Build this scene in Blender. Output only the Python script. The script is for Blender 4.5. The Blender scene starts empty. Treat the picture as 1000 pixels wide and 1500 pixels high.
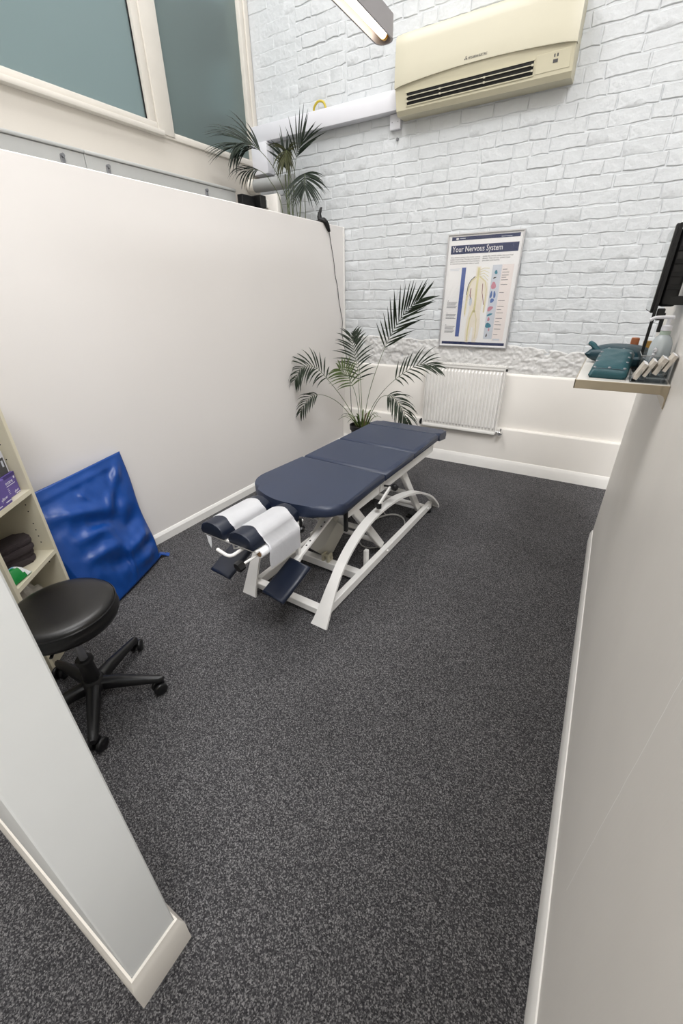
import bpy, bmesh, math, random
from mathutils import Vector as V, Matrix as M, noise
random.seed(7)
S = bpy.context.scene
COL = S.collection
# ---------------------------------------------------------------- camera
CAM = V((0.0, 0.0, 1.5)); YAW, PIT, ROL, FPX = -0.547383, 0.489109, -0.0143858, 598.461
fwd = V((math.sin(YAW)*math.cos(PIT), math.cos(YAW)*math.cos(PIT), -math.sin(PIT)))
r0 = V((math.cos(YAW), -math.sin(YAW), 0)); u0 = r0.cross(fwd)
rgt = r0*math.cos(ROL) + u0*math.sin(ROL); upv = u0*math.cos(ROL) - r0*math.sin(ROL)
cam = bpy.data.objects.new('camera', bpy.data.cameras.new('camera')); COL.objects.link(cam)
cam.data.sensor_fit = 'VERTICAL'; cam.data.sensor_height = 36.0; cam.data.lens = 36.0*FPX/1500
cam.data.clip_start = 0.01
m = M((rgt, upv, -fwd)).transposed().to_4x4(); m.translation = CAM; cam.matrix_world = m
S.camera = cam
def px(p):
    d = V(p) - CAM; z = d.dot(fwd)
    return (500 + FPX*d.dot(rgt)/z, 750 - FPX*d.dot(upv)/z, z)
# ---------------------------------------------------------------- world, lights, exposure
W = bpy.data.worlds.new('world'); S.world = W; W.use_nodes = True
W.node_tree.nodes['Background'].inputs[0].default_value = (0.78, 0.90, 0.95, 1)
W.node_tree.nodes['Background'].inputs[1].default_value = 0.55
def area(name, loc, rot, sx, sy, power, col):
    l = bpy.data.lights.new(name, 'AREA'); l.shape = 'RECTANGLE'; l.size = sx; l.size_y = sy
    l.energy = power; l.color = col
    o = bpy.data.objects.new(name, l); COL.objects.link(o); o.location = loc; o.rotation_euler = rot
    return o
area('skylight_daylight', (-2.3, 1.2, 5.72), (0, 0, 0), 1.7, 3.6, 170, (1.0, 0.985, 0.985))
area('hall_daylight', (1.3, -0.9, 5.72), (0, 0, 0), 1.8, 2.6, 320, (0.98, 0.985, 1.0))
S.view_settings.view_transform = 'Standard'; S.view_settings.look = 'None'
S.view_settings.gamma = 1.0; S.view_settings.use_curve_mapping = False
S.view_settings.exposure = -0.1
# ---------------------------------------------------------------- helpers: materials
def lin(h):
    h = h.lstrip('#'); c = [int(h[i:i+2], 16)/255 for i in (0, 2, 4)]
    return tuple(x/12.92 if x <= .04045 else ((x+.055)/1.055)**2.4 for x in c) + (1,)
def mat(name, hexc, rough=.5, metal=0., bump=0., bscale=60., var=0., vscale=8., coat=0., spec=.5, detail=3.):
    m = bpy.data.materials.new(name); m.use_nodes = True; nt = m.node_tree; N = nt.nodes; L = nt.links
    b = N['Principled BSDF']; c = lin(hexc)
    b.inputs['Base Color'].default_value = c; b.inputs['Roughness'].default_value = rough
    b.inputs['Metallic'].default_value = metal; b.inputs['Coat Weight'].default_value = coat
    b.inputs['Specular IOR Level'].default_value = spec
    tc = N.new('ShaderNodeTexCoord')
    if var > 0:
        n = N.new('ShaderNodeTexNoise'); n.inputs['Scale'].default_value = vscale; n.inputs['Detail'].default_value = 4
        L.new(tc.outputs['Object'], n.inputs['Vector'])
        r = N.new('ShaderNodeValToRGB'); r.color_ramp.elements[0].position = .3; r.color_ramp.elements[1].position = .7
        r.color_ramp.elements[0].color = tuple(x*(1-var) for x in c[:3]) + (1,)
        r.color_ramp.elements[1].color = tuple(min(1, x*(1+var)) for x in c[:3]) + (1,)
        L.new(n.outputs['Fac'], r.inputs['Fac']); L.new(r.outputs['Color'], b.inputs['Base Color'])
    if bump > 0:
        n = N.new('ShaderNodeTexNoise'); n.inputs['Scale'].default_value = bscale; n.inputs['Detail'].default_value = detail
        L.new(tc.outputs['Object'], n.inputs['Vector'])
        bp = N.new('ShaderNodeBump'); bp.inputs['Strength'].default_value = bump; bp.inputs['Distance'].default_value = .01
        L.new(n.outputs['Fac'], bp.inputs['Height']); L.new(bp.outputs['Normal'], b.inputs['Normal'])
    return m
def carpet_mat():
    m = bpy.data.materials.new('carpet'); m.use_nodes = True; nt = m.node_tree; N = nt.nodes; L = nt.links
    b = N['Principled BSDF']; b.inputs['Roughness'].default_value = .95; b.inputs['Specular IOR Level'].default_value = .15
    tc = N.new('ShaderNodeTexCoord')
    v0 = N.new('ShaderNodeTexNoise'); v0.inputs['Scale'].default_value = 160; v0.inputs['Detail'].default_value = 6; v0.inputs['Roughness'].default_value = .85
    L.new(tc.outputs['Object'], v0.inputs['Vector'])
    vc = N.new('ShaderNodeTexVoronoi'); vc.inputs['Scale'].default_value = 330; L.new(tc.outputs['Object'], vc.inputs['Vector'])
    sp = N.new('ShaderNodeSeparateColor'); L.new(vc.outputs['Color'], sp.inputs[0])
    v1 = N.new('ShaderNodeMix'); v1.data_type = 'FLOAT'; v1.inputs['Factor'].default_value = .26
    L.new(v0.outputs['Fac'], v1.inputs['A']); L.new(sp.outputs[0], v1.inputs['B'])
    r = N.new('ShaderNodeValToRGB'); e = r.color_ramp.elements
    e[0].position = .30; e[0].color = lin('1b1a1c'); e[1].position = .74; e[1].color = lin('9a9898')
    k = r.color_ramp.elements.new(.51); k.color = lin('424143')
    L.new(v1.outputs['Result'], r.inputs['Fac'])
    n2 = N.new('ShaderNodeTexNoise'); n2.inputs['Scale'].default_value = 1.7; n2.inputs['Detail'].default_value = 5
    L.new(tc.outputs['Object'], n2.inputs['Vector'])
    mp = N.new('ShaderNodeMapRange'); mp.inputs[1].default_value = .3; mp.inputs[2].default_value = .7; mp.inputs[3].default_value = .86; mp.inputs[4].default_value = 1.1
    L.new(n2.outputs['Fac'], mp.inputs[0])
    mx = N.new('ShaderNodeMix'); mx.data_type = 'RGBA'; mx.blend_type = 'MULTIPLY'; mx.inputs['Factor'].default_value = 1
    L.new(r.outputs['Color'], mx.inputs['A']); L.new(mp.outputs[0], mx.inputs['B']); L.new(mx.outputs['Result'], b.inputs['Base Color'])
    bp = N.new('ShaderNodeBump'); bp.inputs['Strength'].default_value = .6; bp.inputs['Distance'].default_value = .004
    L.new(v0.outputs['Fac'], bp.inputs['Height']); L.new(bp.outputs['Normal'], b.inputs['Normal'])
    return m
def glass_mat(name, tint, rough, trans=1.0):
    m = bpy.data.materials.new(name); m.use_nodes = True; b = m.node_tree.nodes['Principled BSDF']
    b.inputs['Base Color'].default_value = lin(tint); b.inputs['Roughness'].default_value = rough
    b.inputs['Transmission Weight'].default_value = trans; b.inputs['IOR'].default_value = 1.35
    return m
def clear_mat(name, tint='ffffff', amount=.12):
    m = bpy.data.materials.new(name); m.use_nodes = True; N = m.node_tree.nodes; L = m.node_tree.links
    N.remove(N['Principled BSDF']); o = N['Material Output']
    t = N.new('ShaderNodeBsdfTransparent'); t.inputs[0].default_value = lin(tint)
    g = N.new('ShaderNodeBsdfGlossy'); g.inputs['Roughness'].default_value = .06
    f = N.new('ShaderNodeFresnel'); f.inputs[0].default_value = 1.45
    a = N.new('ShaderNodeMath'); a.operation = 'MULTIPLY_ADD'; a.inputs[1].default_value = .3; a.inputs[2].default_value = amount*.2; a.use_clamp = True
    x = N.new('ShaderNodeMixShader'); L.new(f.outputs[0], a.inputs[0]); L.new(a.outputs[0], x.inputs[0])
    L.new(t.outputs[0], x.inputs[1]); L.new(g.outputs[0], x.inputs[2]); L.new(x.outputs[0], o.inputs[0])
    return m
def emit_mat(name, hexc, s):
    m = bpy.data.materials.new(name); m.use_nodes = True; b = m.node_tree.nodes['Principled BSDF']
    b.inputs['Emission Color'].default_value = lin(hexc); b.inputs['Emission Strength'].default_value = s
    return m
def wall_right_mat():
    m = mat('right_wall_paint', 'e0dcd6', .42, bump=.05, bscale=9, var=.035, vscale=2.2)
    nt = m.node_tree; N = nt.nodes; L = nt.links; b = N['Principled BSDF']
    n = N.new('ShaderNodeTexNoise'); mpn = N.new('ShaderNodeMapping'); tc = N.new('ShaderNodeTexCoord')
    mpn.inputs['Scale'].default_value = (1, 26, .8); n.inputs['Scale'].default_value = 1.5; n.inputs['Detail'].default_value = 3
    L.new(tc.outputs['Object'], mpn.inputs['Vector']); L.new(mpn.outputs[0], n.inputs['Vector'])
    bp = N.new('ShaderNodeBump'); bp.inputs['Strength'].default_value = .12; bp.inputs['Distance'].default_value = .01
    L.new(n.outputs['Fac'], bp.inputs['Height']); L.new(bp.outputs['Normal'], b.inputs['Normal'])
    # one long vertical scratch in the paint
    sx = N.new('ShaderNodeSeparateXYZ'); L.new(tc.outputs['Object'], sx.inputs[0])
    nz = N.new('ShaderNodeTexNoise'); nz.inputs['Scale'].default_value = 14; L.new(tc.outputs['Object'], nz.inputs['Vector'])
    def mth(op, a, b_):
        k = N.new('ShaderNodeMath'); k.operation = op
        for i, q in enumerate((a, b_)):
            if isinstance(q, (int, float)): k.inputs[i].default_value = q
            else: L.new(q, k.inputs[i])
        return k.outputs[0]
    d = mth('ABSOLUTE', mth('SUBTRACT', sx.outputs[1], mth('ADD', .619, mth('MULTIPLY', nz.outputs['Fac'], .008))), 0)
    msk = mth('MULTIPLY', mth('MULTIPLY', mth('LESS_THAN', d, .0011), mth('GREATER_THAN', sx.outputs[2], .28)), mth('LESS_THAN', sx.outputs[2], 1.02))
    old = b.inputs['Base Color'].links[0].from_socket
    mx = N.new('ShaderNodeMix'); mx.data_type = 'RGBA'; mx.inputs['B'].default_value = lin('f6f4f0')
    L.new(msk, mx.inputs['Factor']); L.new(old, mx.inputs['A']); L.new(mx.outputs['Result'], b.inputs['Base Color'])
    return m
MT = dict(
 brick=mat('white_painted_brick', 'c9ccce', .5, bump=.75, bscale=26, var=.03, vscale=5, detail=7),
 rough=mat('rough_painted_plaster', 'cfcecc', .5, bump=.5, bscale=45, detail=6),
 plaster=mat('white_plaster', 'e8e4de', .55, bump=.04, bscale=14, var=.02, vscale=2),
 part=mat('partition_paint', 'e8e4e1', .5, bump=.03, bscale=20, var=.012, vscale=1.5),
 wall_r=wall_right_mat(),
 stub=mat('stub_wall_paint', 'e9ebea', .45, bump=.06, bscale=12, var=.02, vscale=3),
 gloss=mat('white_gloss_trim', 'f0eeea', .3, bump=.03, bscale=30, var=.02, vscale=9),
 cream=mat('cream_gloss_trim', 'e6e1d8', .3, bump=.03, bscale=30),
 outer=mat('upper_wall_paint_shaded', 'cdc7be', .55, bump=.04, bscale=14, var=.02, vscale=2), wframe=mat('window_gloss_paint_shaded', 'd3cec5', .32, bump=.04, bscale=25, var=.02),  # plaster and trim tones darkened: the weaker light up there is in the colour
 ceil=mat('ceiling_paint', 'e6e4e0', .7, var=.02),
 carpet=carpet_mat(),
 beam=mat('grey_beam_paint', 'b9bab8', .45, var=.04, vscale=6, bump=.04, bscale=20),
 frosted=glass_mat('frosted_glass', 'b3c4c3', .34, .8),
 pvcw=mat('white_plastic', 'd8d8dd', .38, var=.01),
 ac=mat('cream_plastic', 'c6c1ad', .38, var=.015, vscale=3),
 acd=mat('beige_plastic', 'c4bea6', .42, var=.03, vscale=4),
 dark=mat('black_plastic', '0d0d0f', .4, var=.1),
 black=mat('matte_black', '050506', .6, var=.1),
 navy=mat('navy_vinyl', '283146', .42, bump=.06, bscale=420, var=.05, vscale=6),
 navyd=mat('dark_navy_vinyl', '0f182a', .4, bump=.05, bscale=420, var=.06, vscale=9),
 enam=mat('white_enamel', 'eeece8', .33, var=.03, vscale=7, bump=.02, bscale=60),
 motor=mat('beige_motor_housing', 'cbc8bd', .5, var=.03),
 paper=mat('white_paper', 'f2f2f4', .75, bump=.22, bscale=24, var=.015),
 card=mat('brown_card', '8a6a4a', .8, var=.1),
 chrome=mat('chrome', 'd8d8d8', .15, 1.0, var=.02), steel=mat('grey_steel', '8b8c90', .3, .6, var=.05),
 leather=mat('black_leather', '0a0909', .33, bump=.07, bscale=300, var=.2, vscale=6),
 blue=mat('blue_vinyl', '02408c', .36, bump=.05, bscale=120, var=.06, vscale=4),
 lam=mat('cream_laminate', 'd6cfb9', .45, var=.02), lamf=mat('pale_laminate_edge', 'e8e0c8', .4, var=.02),
 purple=mat('purple_card', '6a59a0', .5, var=.05), purpled=mat('dark_purple_card', '4a3b7a', .5, var=.05),
 ink=mat('white_ink', 'ece8f4', .6, var=.01), grey=mat('grey_print', '4b4a4b', .55, var=.1),
 towel=mat('dark_towel', '3a3234', .95, bump=.5, bscale=160, var=.15, vscale=20),
 green=mat('green_film', '0d8a3c', .3, bump=.1, bscale=30, var=.12), whitefilm=mat('white_film', 'eef0f0', .3, bump=.1, bscale=30, var=.02),
 sky=mat('pale_blue_film', '8cc3e0', .35, var=.03), cloth=mat('grey_cloth', 'c6c1b8', .9, bump=.3, bscale=90, var=.06),
 orange=mat('brown_wood', 'a3623c', .5, var=.12, vscale=30),
 leaf=mat('palm_leaf', '1d2719', .5, var=.35, vscale=9, spec=.22), leaf2=mat('palm_leaf_light', '3c4a20', .5, var=.35, vscale=9, spec=.22),
 leaf3=mat('palm_leaf_upper', '1f281f', .5, var=.3, vscale=9, spec=.22),
 olive=mat('olive_leaf', '33351b', .6, var=.35, vscale=20, spec=.25), grass=mat('grass_leaf', '55622e', .55, var=.4, vscale=14), stem=mat('palm_stem', '55613f', .6, var=.25, vscale=12),
 soil=mat('soil', '2a2019', .95, bump=.8, bscale=60, var=.4, vscale=50), deadleaf=mat('dry_leaf', '4b3a22', .8, var=.3),
 alu=mat('silver_frame', 'c9c9cb', .28, .75, var=.03), sheet=mat('poster_sheet', 'f0efee', .5, var=.005),
 pnavy=mat('poster_navy', '1c2a55', .5, var=.02), pblue=mat('poster_blue', '4f63a0', .5, var=.05),
 pgrey=mat('poster_pale_grey', 'cdd2da', .5, var=.02), ppink=mat('poster_pale_pink', 'ece3df', .5, var=.01),
 ptext=mat('poster_text', '55565c', .6, var=.02), pskin=mat('poster_skin', 'ece4d6', .5, var=.03, vscale=20),
 pyel=mat('poster_yellow', 'dbd3a2', .5, var=.08, vscale=30), pred=mat('poster_red', '7d3347', .5, var=.1),
 porg=mat('poster_pink', 'c98a98', .5, var=.08, vscale=40), pteal=mat('poster_teal', '3e8296', .5, var=.08), pbl=mat('poster_organ_blue', '5570a8', .5, var=.08),
 glaze=clear_mat('clear_glazing'), acryl=clear_mat('clear_acrylic', 'e4e8ea', .5),
 taupe=mat('taupe_metal', 'a79b85', .34, .25, var=.04), shelft=mat('white_shelf_top', 'ddd9d2', .25, var=.02),
 teal=mat('teal_leather', '124850', .42, bump=.1, bscale=150, var=.12, vscale=8), teald=mat('dark_teal_leather', '0c3540', .45, bump=.1, bscale=150, var=.12),
 amber=mat('amber_card', 'a5803c', .5, var=.25, vscale=50), gel=glass_mat('clear_gel_bottle', 'e6eef2', .18, .55),
 cardw=mat('white_card', 'f1f1f4', .5, var=.01), cards=mat('card_side', 'd8d0c4', .7, bump=.6, bscale=400, var=.1, vscale=90),
 tube=emit_mat('fluorescent_tube', 'fff4e2', 6.0), lampb=mat('grey_lamp_body', '9c989a', .4, .3, var=.03),
 refl=mat('lamp_reflector', 'f0d9b0', .2, .8, var=.02), brass=mat('brass_lampholder', 'd09a3a', .3, .6, var=.2),
 ywire=mat('yellow_cable', 'b9a534', .5, var=.1), cable=mat('pale_grey_cable', 'b9b7b2', .5, var=.05),
 screen=mat('glossy_screen', '9aa09f', .04, .9, var=.01), duct=mat('grey_duct', 'a3a4a3', .5, var=.05), mortar=mat('outer_wall', 'c9c8c4', .8, var=.05),
 dim=mat('neighbour_wall', 'a9b6b4', .8, var=.1, vscale=1.2), dimd=mat('neighbour_dark', '3a3c38', .8, var=.2),
)
# ---------------------------------------------------------------- helpers: objects
RM = {}
def tag(o, label=None, cat=None, group=None, kind=None):
    if label: o['label'] = label
    if cat: o['category'] = cat
    if group: o['group'] = group
    if kind: o['kind'] = kind
    return o
def root(name, loc, label=None, cat=None, rz=0., group=None, kind=None):
    o = bpy.data.objects.new(name, None); COL.objects.link(o); o.empty_display_size = .05
    o.location = loc; o.rotation_euler = (0, 0, rz)
    RM[o.name] = M.Translation(loc) @ M.Rotation(rz, 4, 'Z')
    return tag(o, label, cat, group, kind)
def mk(name, bm, mt, parent=None, smooth=True, world=True, angle=35, wn=False):
    """link a bmesh as one object; world=True: vertices given in world space"""
    if parent is not None and world and parent.name in RM: bm.transform(RM[parent.name].inverted())
    me = bpy.data.meshes.new(name); bmesh.ops.recalc_face_normals(bm, faces=bm.faces[:])
    bm.to_mesh(me); bm.free()
    ms = mt if isinstance(mt, (list, tuple)) else [mt]
    for x in ms: me.materials.append(MT[x] if isinstance(x, str) else x)
    if smooth:
        for p in me.polygons: p.use_smooth = True
        me.set_sharp_from_angle(angle=math.radians(angle))
    o = bpy.data.objects.new(name, me); COL.objects.link(o)
    if wn:
        k = o.modifiers.new('wn', 'WEIGHTED_NORMAL'); k.weight = 100; k.keep_sharp = True
    if parent is not None:
        o.parent = parent
        if parent.name in RM: RM[o.name] = RM[parent.name]
    return o
def nb(): return bmesh.new()
def box(bm, c, s, R=None, bev=0., seg=2, mi=0):
    t = nb(); bmesh.ops.create_cube(t, size=1); bmesh.ops.scale(t, vec=s, verts=t.verts)
    if bev > 0: bmesh.ops.bevel(t, geom=t.edges[:], offset=min(bev, min(s)*.49), segments=seg, affect='EDGES', profile=.5)
    T = M.Translation(c) @ (R.to_4x4() if R is not None else M.Identity(4)); t.transform(T)
    join(bm, t, mi); return bm
def join(bm, t, mi=0):
    mp = {v: bm.verts.new(v.co) for v in t.verts}
    for f in t.faces:
        try: g = bm.faces.new([mp[v] for v in f.verts]); g.material_index = mi if mi else f.material_index
        except ValueError: pass
    t.free()
def b3(bm, x0, x1, y0, y1, z0, z1, bev=0., seg=2, mi=0):
    return box(bm, ((x0+x1)/2, (y0+y1)/2, (z0+z1)/2), (x1-x0, y1-y0, z1-z0), None, bev, seg, mi)
def frame_of(d, up=V((0, 0, 1))):
    d = d.normalized()
    if abs(d.dot(up)) > .98: up = V((1, 0, 0))
    x = d.cross(up).normalized(); z = x.cross(d).normalized()
    return M((x, d, z)).transposed()           # columns: side, along, up
def bar(bm, p, q, w, h, bev=.003, mi=0, up=V((0, 0, 1))):
    p, q = V(p), V(q); return box(bm, (p+q)/2, (w, (q-p).length, h), frame_of(q-p, up), bev, 1, mi)
def tube(bm, pts, r, n=8, mi=0, cap=True):
    pts = [V(p) for p in pts]; rings = []
    rr = r if isinstance(r, (list, tuple)) else [r]*len(pts)
    for i, p in enumerate(pts):
        d = (pts[min(i+1, len(pts)-1)] - pts[max(i-1, 0)]); F = frame_of(d)
        rings.append([bm.verts.new(p + F @ V((rr[i]*math.cos(2*math.pi*k/n), 0, rr[i]*math.sin(2*math.pi*k/n)))) for k in range(n)])
    for a, b in zip(rings, rings[1:]):
        for k in range(n):
            f = bm.faces.new((a[k], a[(k+1) % n], b[(k+1) % n], b[k])); f.material_index = mi
    if cap:
        for rg in (rings[0], rings[-1]):
            f = bm.faces.new(rg); f.material_index = mi
    return bm
def cyl(bm, p, q, r, n=16, mi=0): return tube(bm, [p, q], r, n, mi)
def lathe(bm, c, prof, n=24, axis=V((0, 0, 1)), mi=0):
    """prof: (radius, height) list along axis from c"""
    F = frame_of(V(axis)); rings = []
    for r, h in prof:
        if r < 1e-5: rings.append([bm.verts.new(V(c) + F @ V((0, h, 0)))])
        else: rings.append([bm.verts.new(V(c) + F @ V((r*math.cos(2*math.pi*k/n), h, r*math.sin(2*math.pi*k/n)))) for k in range(n)])
    for a, b in zip(rings, rings[1:]):
        for k in range(n):
            vs = [a[k % len(a)], a[(k+1) % len(a)], b[(k+1) % len(b)], b[k % len(b)]]
            vs = list(dict.fromkeys(vs))
            if len(vs) > 2:
                f = bm.faces.new(vs); f.material_index = mi
    for rg in (rings[0], rings[-1]):
        if len(rg) > 2: f = bm.faces.new(rg); f.material_index = mi
    return bm
def prism(bm, pts, h, T=None, bev=0., seg=2, mi=0):
    """polygon (x,y) extruded from z=0 to h, then placed by matrix T"""
    t = nb(); lo = [t.verts.new((x, y, 0)) for x, y in pts]; hi = [t.verts.new((x, y, h)) for x, y in pts]
    t.faces.new(lo[::-1]); t.faces.new(hi); n = len(pts)
    for i in range(n): t.faces.new((lo[i], lo[(i+1) % n], hi[(i+1) % n], hi[i]))
    if bev > 0:
        es = [e for e in t.edges if abs(e.verts[0].co.z - e.verts[1].co.z) < 1e-6]
        bmesh.ops.bevel(t, geom=es, offset=bev, segments=seg, affect='EDGES', profile=.5)
    if T is not None: t.transform(T)
    join(bm, t, mi); return bm
def disc(bm, c, r, nrm, n=14, mi=0):
    F = frame_of(V(nrm)); f = bm.faces.new([bm.verts.new(V(c) + F @ V((r*math.cos(2*math.pi*k/n), 0, r*math.sin(2*math.pi*k/n)))) for k in range(n)]); f.material_index = mi
def smoothpts(pts, n=20):
    P = [V(p) for p in pts]; out = []
    for i in range(len(P)-1):
        a, b, c, d = P[max(i-1, 0)], P[i], P[i+1], P[min(i+2, len(P)-1)]
        for k in range(n):
            t = k/n; out.append(.5*((2*b) + (c-a)*t + (2*a-5*b+4*c-d)*t*t + (3*b-a-3*c+d)*t**3))
    return out + [P[-1]]
def rrect(w, h, r, n=5):
    pts = []
    for cx, cy, a in ((w/2-r, h/2-r, 0), (-w/2+r, h/2-r, 90), (-w/2+r, -h/2+r, 180), (w/2-r, -h/2+r, 270)):
        for k in range(n+1):
            t = math.radians(a + 90*k/n); pts.append((cx+r*math.cos(t), cy+r*math.sin(t)))
    return pts
def text_mesh(name, s, size, T, mt, parent, depth=.0006, width=None, world=True):
    c = bpy.data.curves.new(name, 'FONT'); c.body = s; c.size = size; c.extrude = depth/2; c.resolution_u = 2
    o = bpy.data.objects.new(name, c); COL.objects.link(o); bpy.context.view_layer.update()
    me = bpy.data.meshes.new_from_object(o.evaluated_get(bpy.context.evaluated_depsgraph_get()))
    bpy.data.objects.remove(o); bm = nb(); bm.from_mesh(me); bpy.data.meshes.remove(me)
    if width:
        w = max(v.co.x for v in bm.verts); bmesh.ops.scale(bm, vec=(width/w, 1, 1), verts=bm.verts)
    bm.transform(T); return mk(name, bm, mt, parent, smooth=False, world=world)
def struct(name, bm, mt, parent=None, **k): return tag(mk(name, bm, mt, parent, **k), kind='structure') if parent is None else mk(name, bm, mt, parent, **k)

# ================================================================ STRUCTURE
YB, YK = 3.872, 3.957              # baseboard face and brick face of the back wall
XP, XR, XW = -2.33, 0.2145, -3.30  # partition face, right wall face, window wall face
bm = nb(); b3(bm, -5.2, 3.0, -3.0, 4.2, -.1, 0); struct('floor', bm, 'carpet', smooth=False)
bm = nb()
for a in ((-3.5, -3.2, -3, 4.2), (-3.2, -1.4, 3.0, 4.2), (-3.2, -1.4, -3, -.6), (-1.4, .4, -3, 4.2), (.4, 2.2, -3, -2.2), (.4, 2.2, .4, 4.2), (2.2, 3, -3, 4.2)): b3(bm, *a, 5.75, 5.85)
struct('ceiling', bm, 'ceil', smooth=False)
# back wall: core, bricks, ledges
bm = nb(); b3(bm, -3.5, 3.0, YK-.0005, YK+.15, 0, 5.75); wb = struct('wall_back', bm, 'brick', smooth=False)
def brick_mesh(name, w, h, seed):
    rnd = random.Random(seed); bm = nb(); d = .0095; ch = .0045
    j = lambda s: rnd.uniform(-s, s)
    nx = 4 if w > .18 else 3
    back = []; rim = []; face = []
    xs = [-w/2 + w*i/nx for i in range(nx+1)]
    per = [(x, -h/2) for x in xs] + [(w/2, 0)] + [(x, h/2) for x in xs[::-1]] + [(-w/2, 0)]
    for x, z in per:
        sx = 1 - 2*ch/w; sz = 1 - 2*ch/h
        jx, jz = j(.003), j(.0045)
        back.append(bm.verts.new((x, .006, z)))
        rim.append(bm.verts.new((x+jx, -.001+j(.001), z+jz)))
        face.append(bm.verts.new((x*sx+jx+j(.0015), -d+j(.0012)+.004, z*sz+jz+j(.0015))))
    n = len(per)
    for i in range(n):
        k = (i+1) % n
        bm.faces.new((back[i], back[k], rim[k], rim[i])); bm.faces.new((rim[i], rim[k], face[k], face[i]))
    c = bm.verts.new((j(.02), -d+j(.0012)+.004, j(.008)))
    for i in range(n): bm.faces.new((face[i], face[(i+1) % n], c))
    bmesh.ops.recalc_face_normals(bm, faces=bm.faces[:])
    me = bpy.data.meshes.new(name); bm.to_mesh(me); bm.free(); me.materials.append(MT['brick'])
    for p in me.polygons: p.use_smooth = True
    me.set_sharp_from_angle(angle=math.radians(32))
    return me
CH = .083
STR = [brick_mesh('brick_stretcher', .230, CH-.0065, i) for i in range(9)]
HDR = [brick_mesh('brick_header', .116, CH-.0065, 50+i) for i in range(7)]
places = []
rb = random.Random(3)
def course(x0, x1, z, k, dep):
    x = x0 - (0 if k % 2 else .06) - rb.uniform(0, .03)
    while x < x1 - .04:
        st = rb.random() < (.72 if k % 3 else .45); w = .235 if st else .121
        if x + w > x0 + .05:
            a = max(x, x0); b = min(x+w, x1); sc = (b-a)/w
            if sc > .3: places.append(((a+b)/2, z + .007*noise.noise(V(((a+b)*.9, z*3, 2))) + rb.uniform(-.002, .002), st, sc, dep))
        x += w
zc = 1.075; k = 0
while zc < 4.36:
    if zc > 2.9:
        course(-3.29, -2.79, zc, k, .3); course(-2.785, -2.31, zc+.02, k+1, 1.); course(-2.3, 2.2, zc, k, 1.)
    else: course(-3.29, 2.2, zc, k, 1.)
    zc += CH; k += 1
def seen(x, z):
    u, v, d = px((x, YK, z))
    if d < .1 or u < -20 or u > 1020 or v < -15: return 0
    if u < 510 and v > 212 + .247*u: return 0                     # behind the partition
    if -1.30 < x < -.74 and 1.12 < z < 1.9: return 0              # behind the poster
    if -1.72 < x < -.62 and 2.74 < z < 3.22: return 0             # behind the air conditioner
    if u > 1000 - (v-345)*.3 and v > 345: return 0
    if u < 350: return 0
    return 1/d**2
ranked = sorted(range(len(places)), key=lambda i: -seen(places[i][0], places[i][1])*(places[i][3]*(2 if places[i][2] else 1)))
ind = set(i for i in ranked[:296] if seen(places[i][0], places[i][1]) > 0)
rest = nb()
for i, (x, z, st, sc, dep) in enumerate(places):
    me = rb.choice(STR if st else HDR); dy = rb.uniform(-.0015, .0015)
    T = M.Translation((x, YK+dy, z)) @ M.Rotation(rb.uniform(-.012, .012), 4, 'Y') @ M.Diagonal((sc*rb.uniform(.985, 1.025)*(1 if rb.random() < .5 else -1), dep*rb.uniform(.7, 1.15), rb.uniform(.97, 1.07), 1))
    if i in ind:
        o = bpy.data.objects.new('brick', me); COL.objects.link(o); o.parent = wb; o.matrix_local = T
    elif px((x, YK, z))[2] > 0 and x < 1.2:
        t = nb(); t.from_mesh(me); t.transform(T); join(rest, t)
tag(mk('brick_courses', rest, 'brick', wb, angle=32), kind='stuff')
# crumbly painted plaster between ledge and first courses
bm = nb(); nx, nz = 430, 34; g = []
for i in range(nx+1):
    row = []
    for jz in range(nz+1):
        x = -2.36 + 3.1*i/nx; top = 1.085 + .05*noise.noise(V((x*2.3, 5, 0))) + .02*noise.noise(V((x*9, 2, 0)))
        if x < -1.0: top += .05
        z = .84 + (top-.84)*jz/nz
        d = .010 + .010*noise.noise(V((x*14, z*18, 3))) + .007*noise.noise(V((x*34, z*40, 8))) + .006*noise.noise(V((x*75, z*80, 5)))
        if jz == nz or i in (0, nx): d = -.006
        row.append(bm.verts.new((x, YK-d, z)))
    g.append(row)
for i in range(nx):
    for jz in range(nz): bm.faces.new((g[i][jz], g[i+1][jz], g[i+1][jz+1], g[i][jz+1]))
mk('rough_plaster', bm, 'rough', wb, angle=180)
def ledge(x0, x1, y0, z0, z1, r, name, mt):
    bm = nb(); pts = [(0, z0), (0, z1-r)] + [(r-r*math.cos(t*math.pi/8), z1-r+r*math.sin(t*math.pi/8)) for t in range(1, 5)] + [(.13, z1), (.13, z0)]
    T = M(((0, 0, 1, x0), (1, 0, 0, y0), (0, 1, 0, 0), (0, 0, 0, 1))); prism(bm, pts, x1-x0, T); return mk(name, bm, mt, wb)
ledge(XP-.0, 2.2, 3.922, .40, .872, .02, 'upper_ledge', 'plaster')
ledge(XP-.0, 2.2, 3.884, 0, .402, .016, 'lower_ledge', 'plaster')
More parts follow.
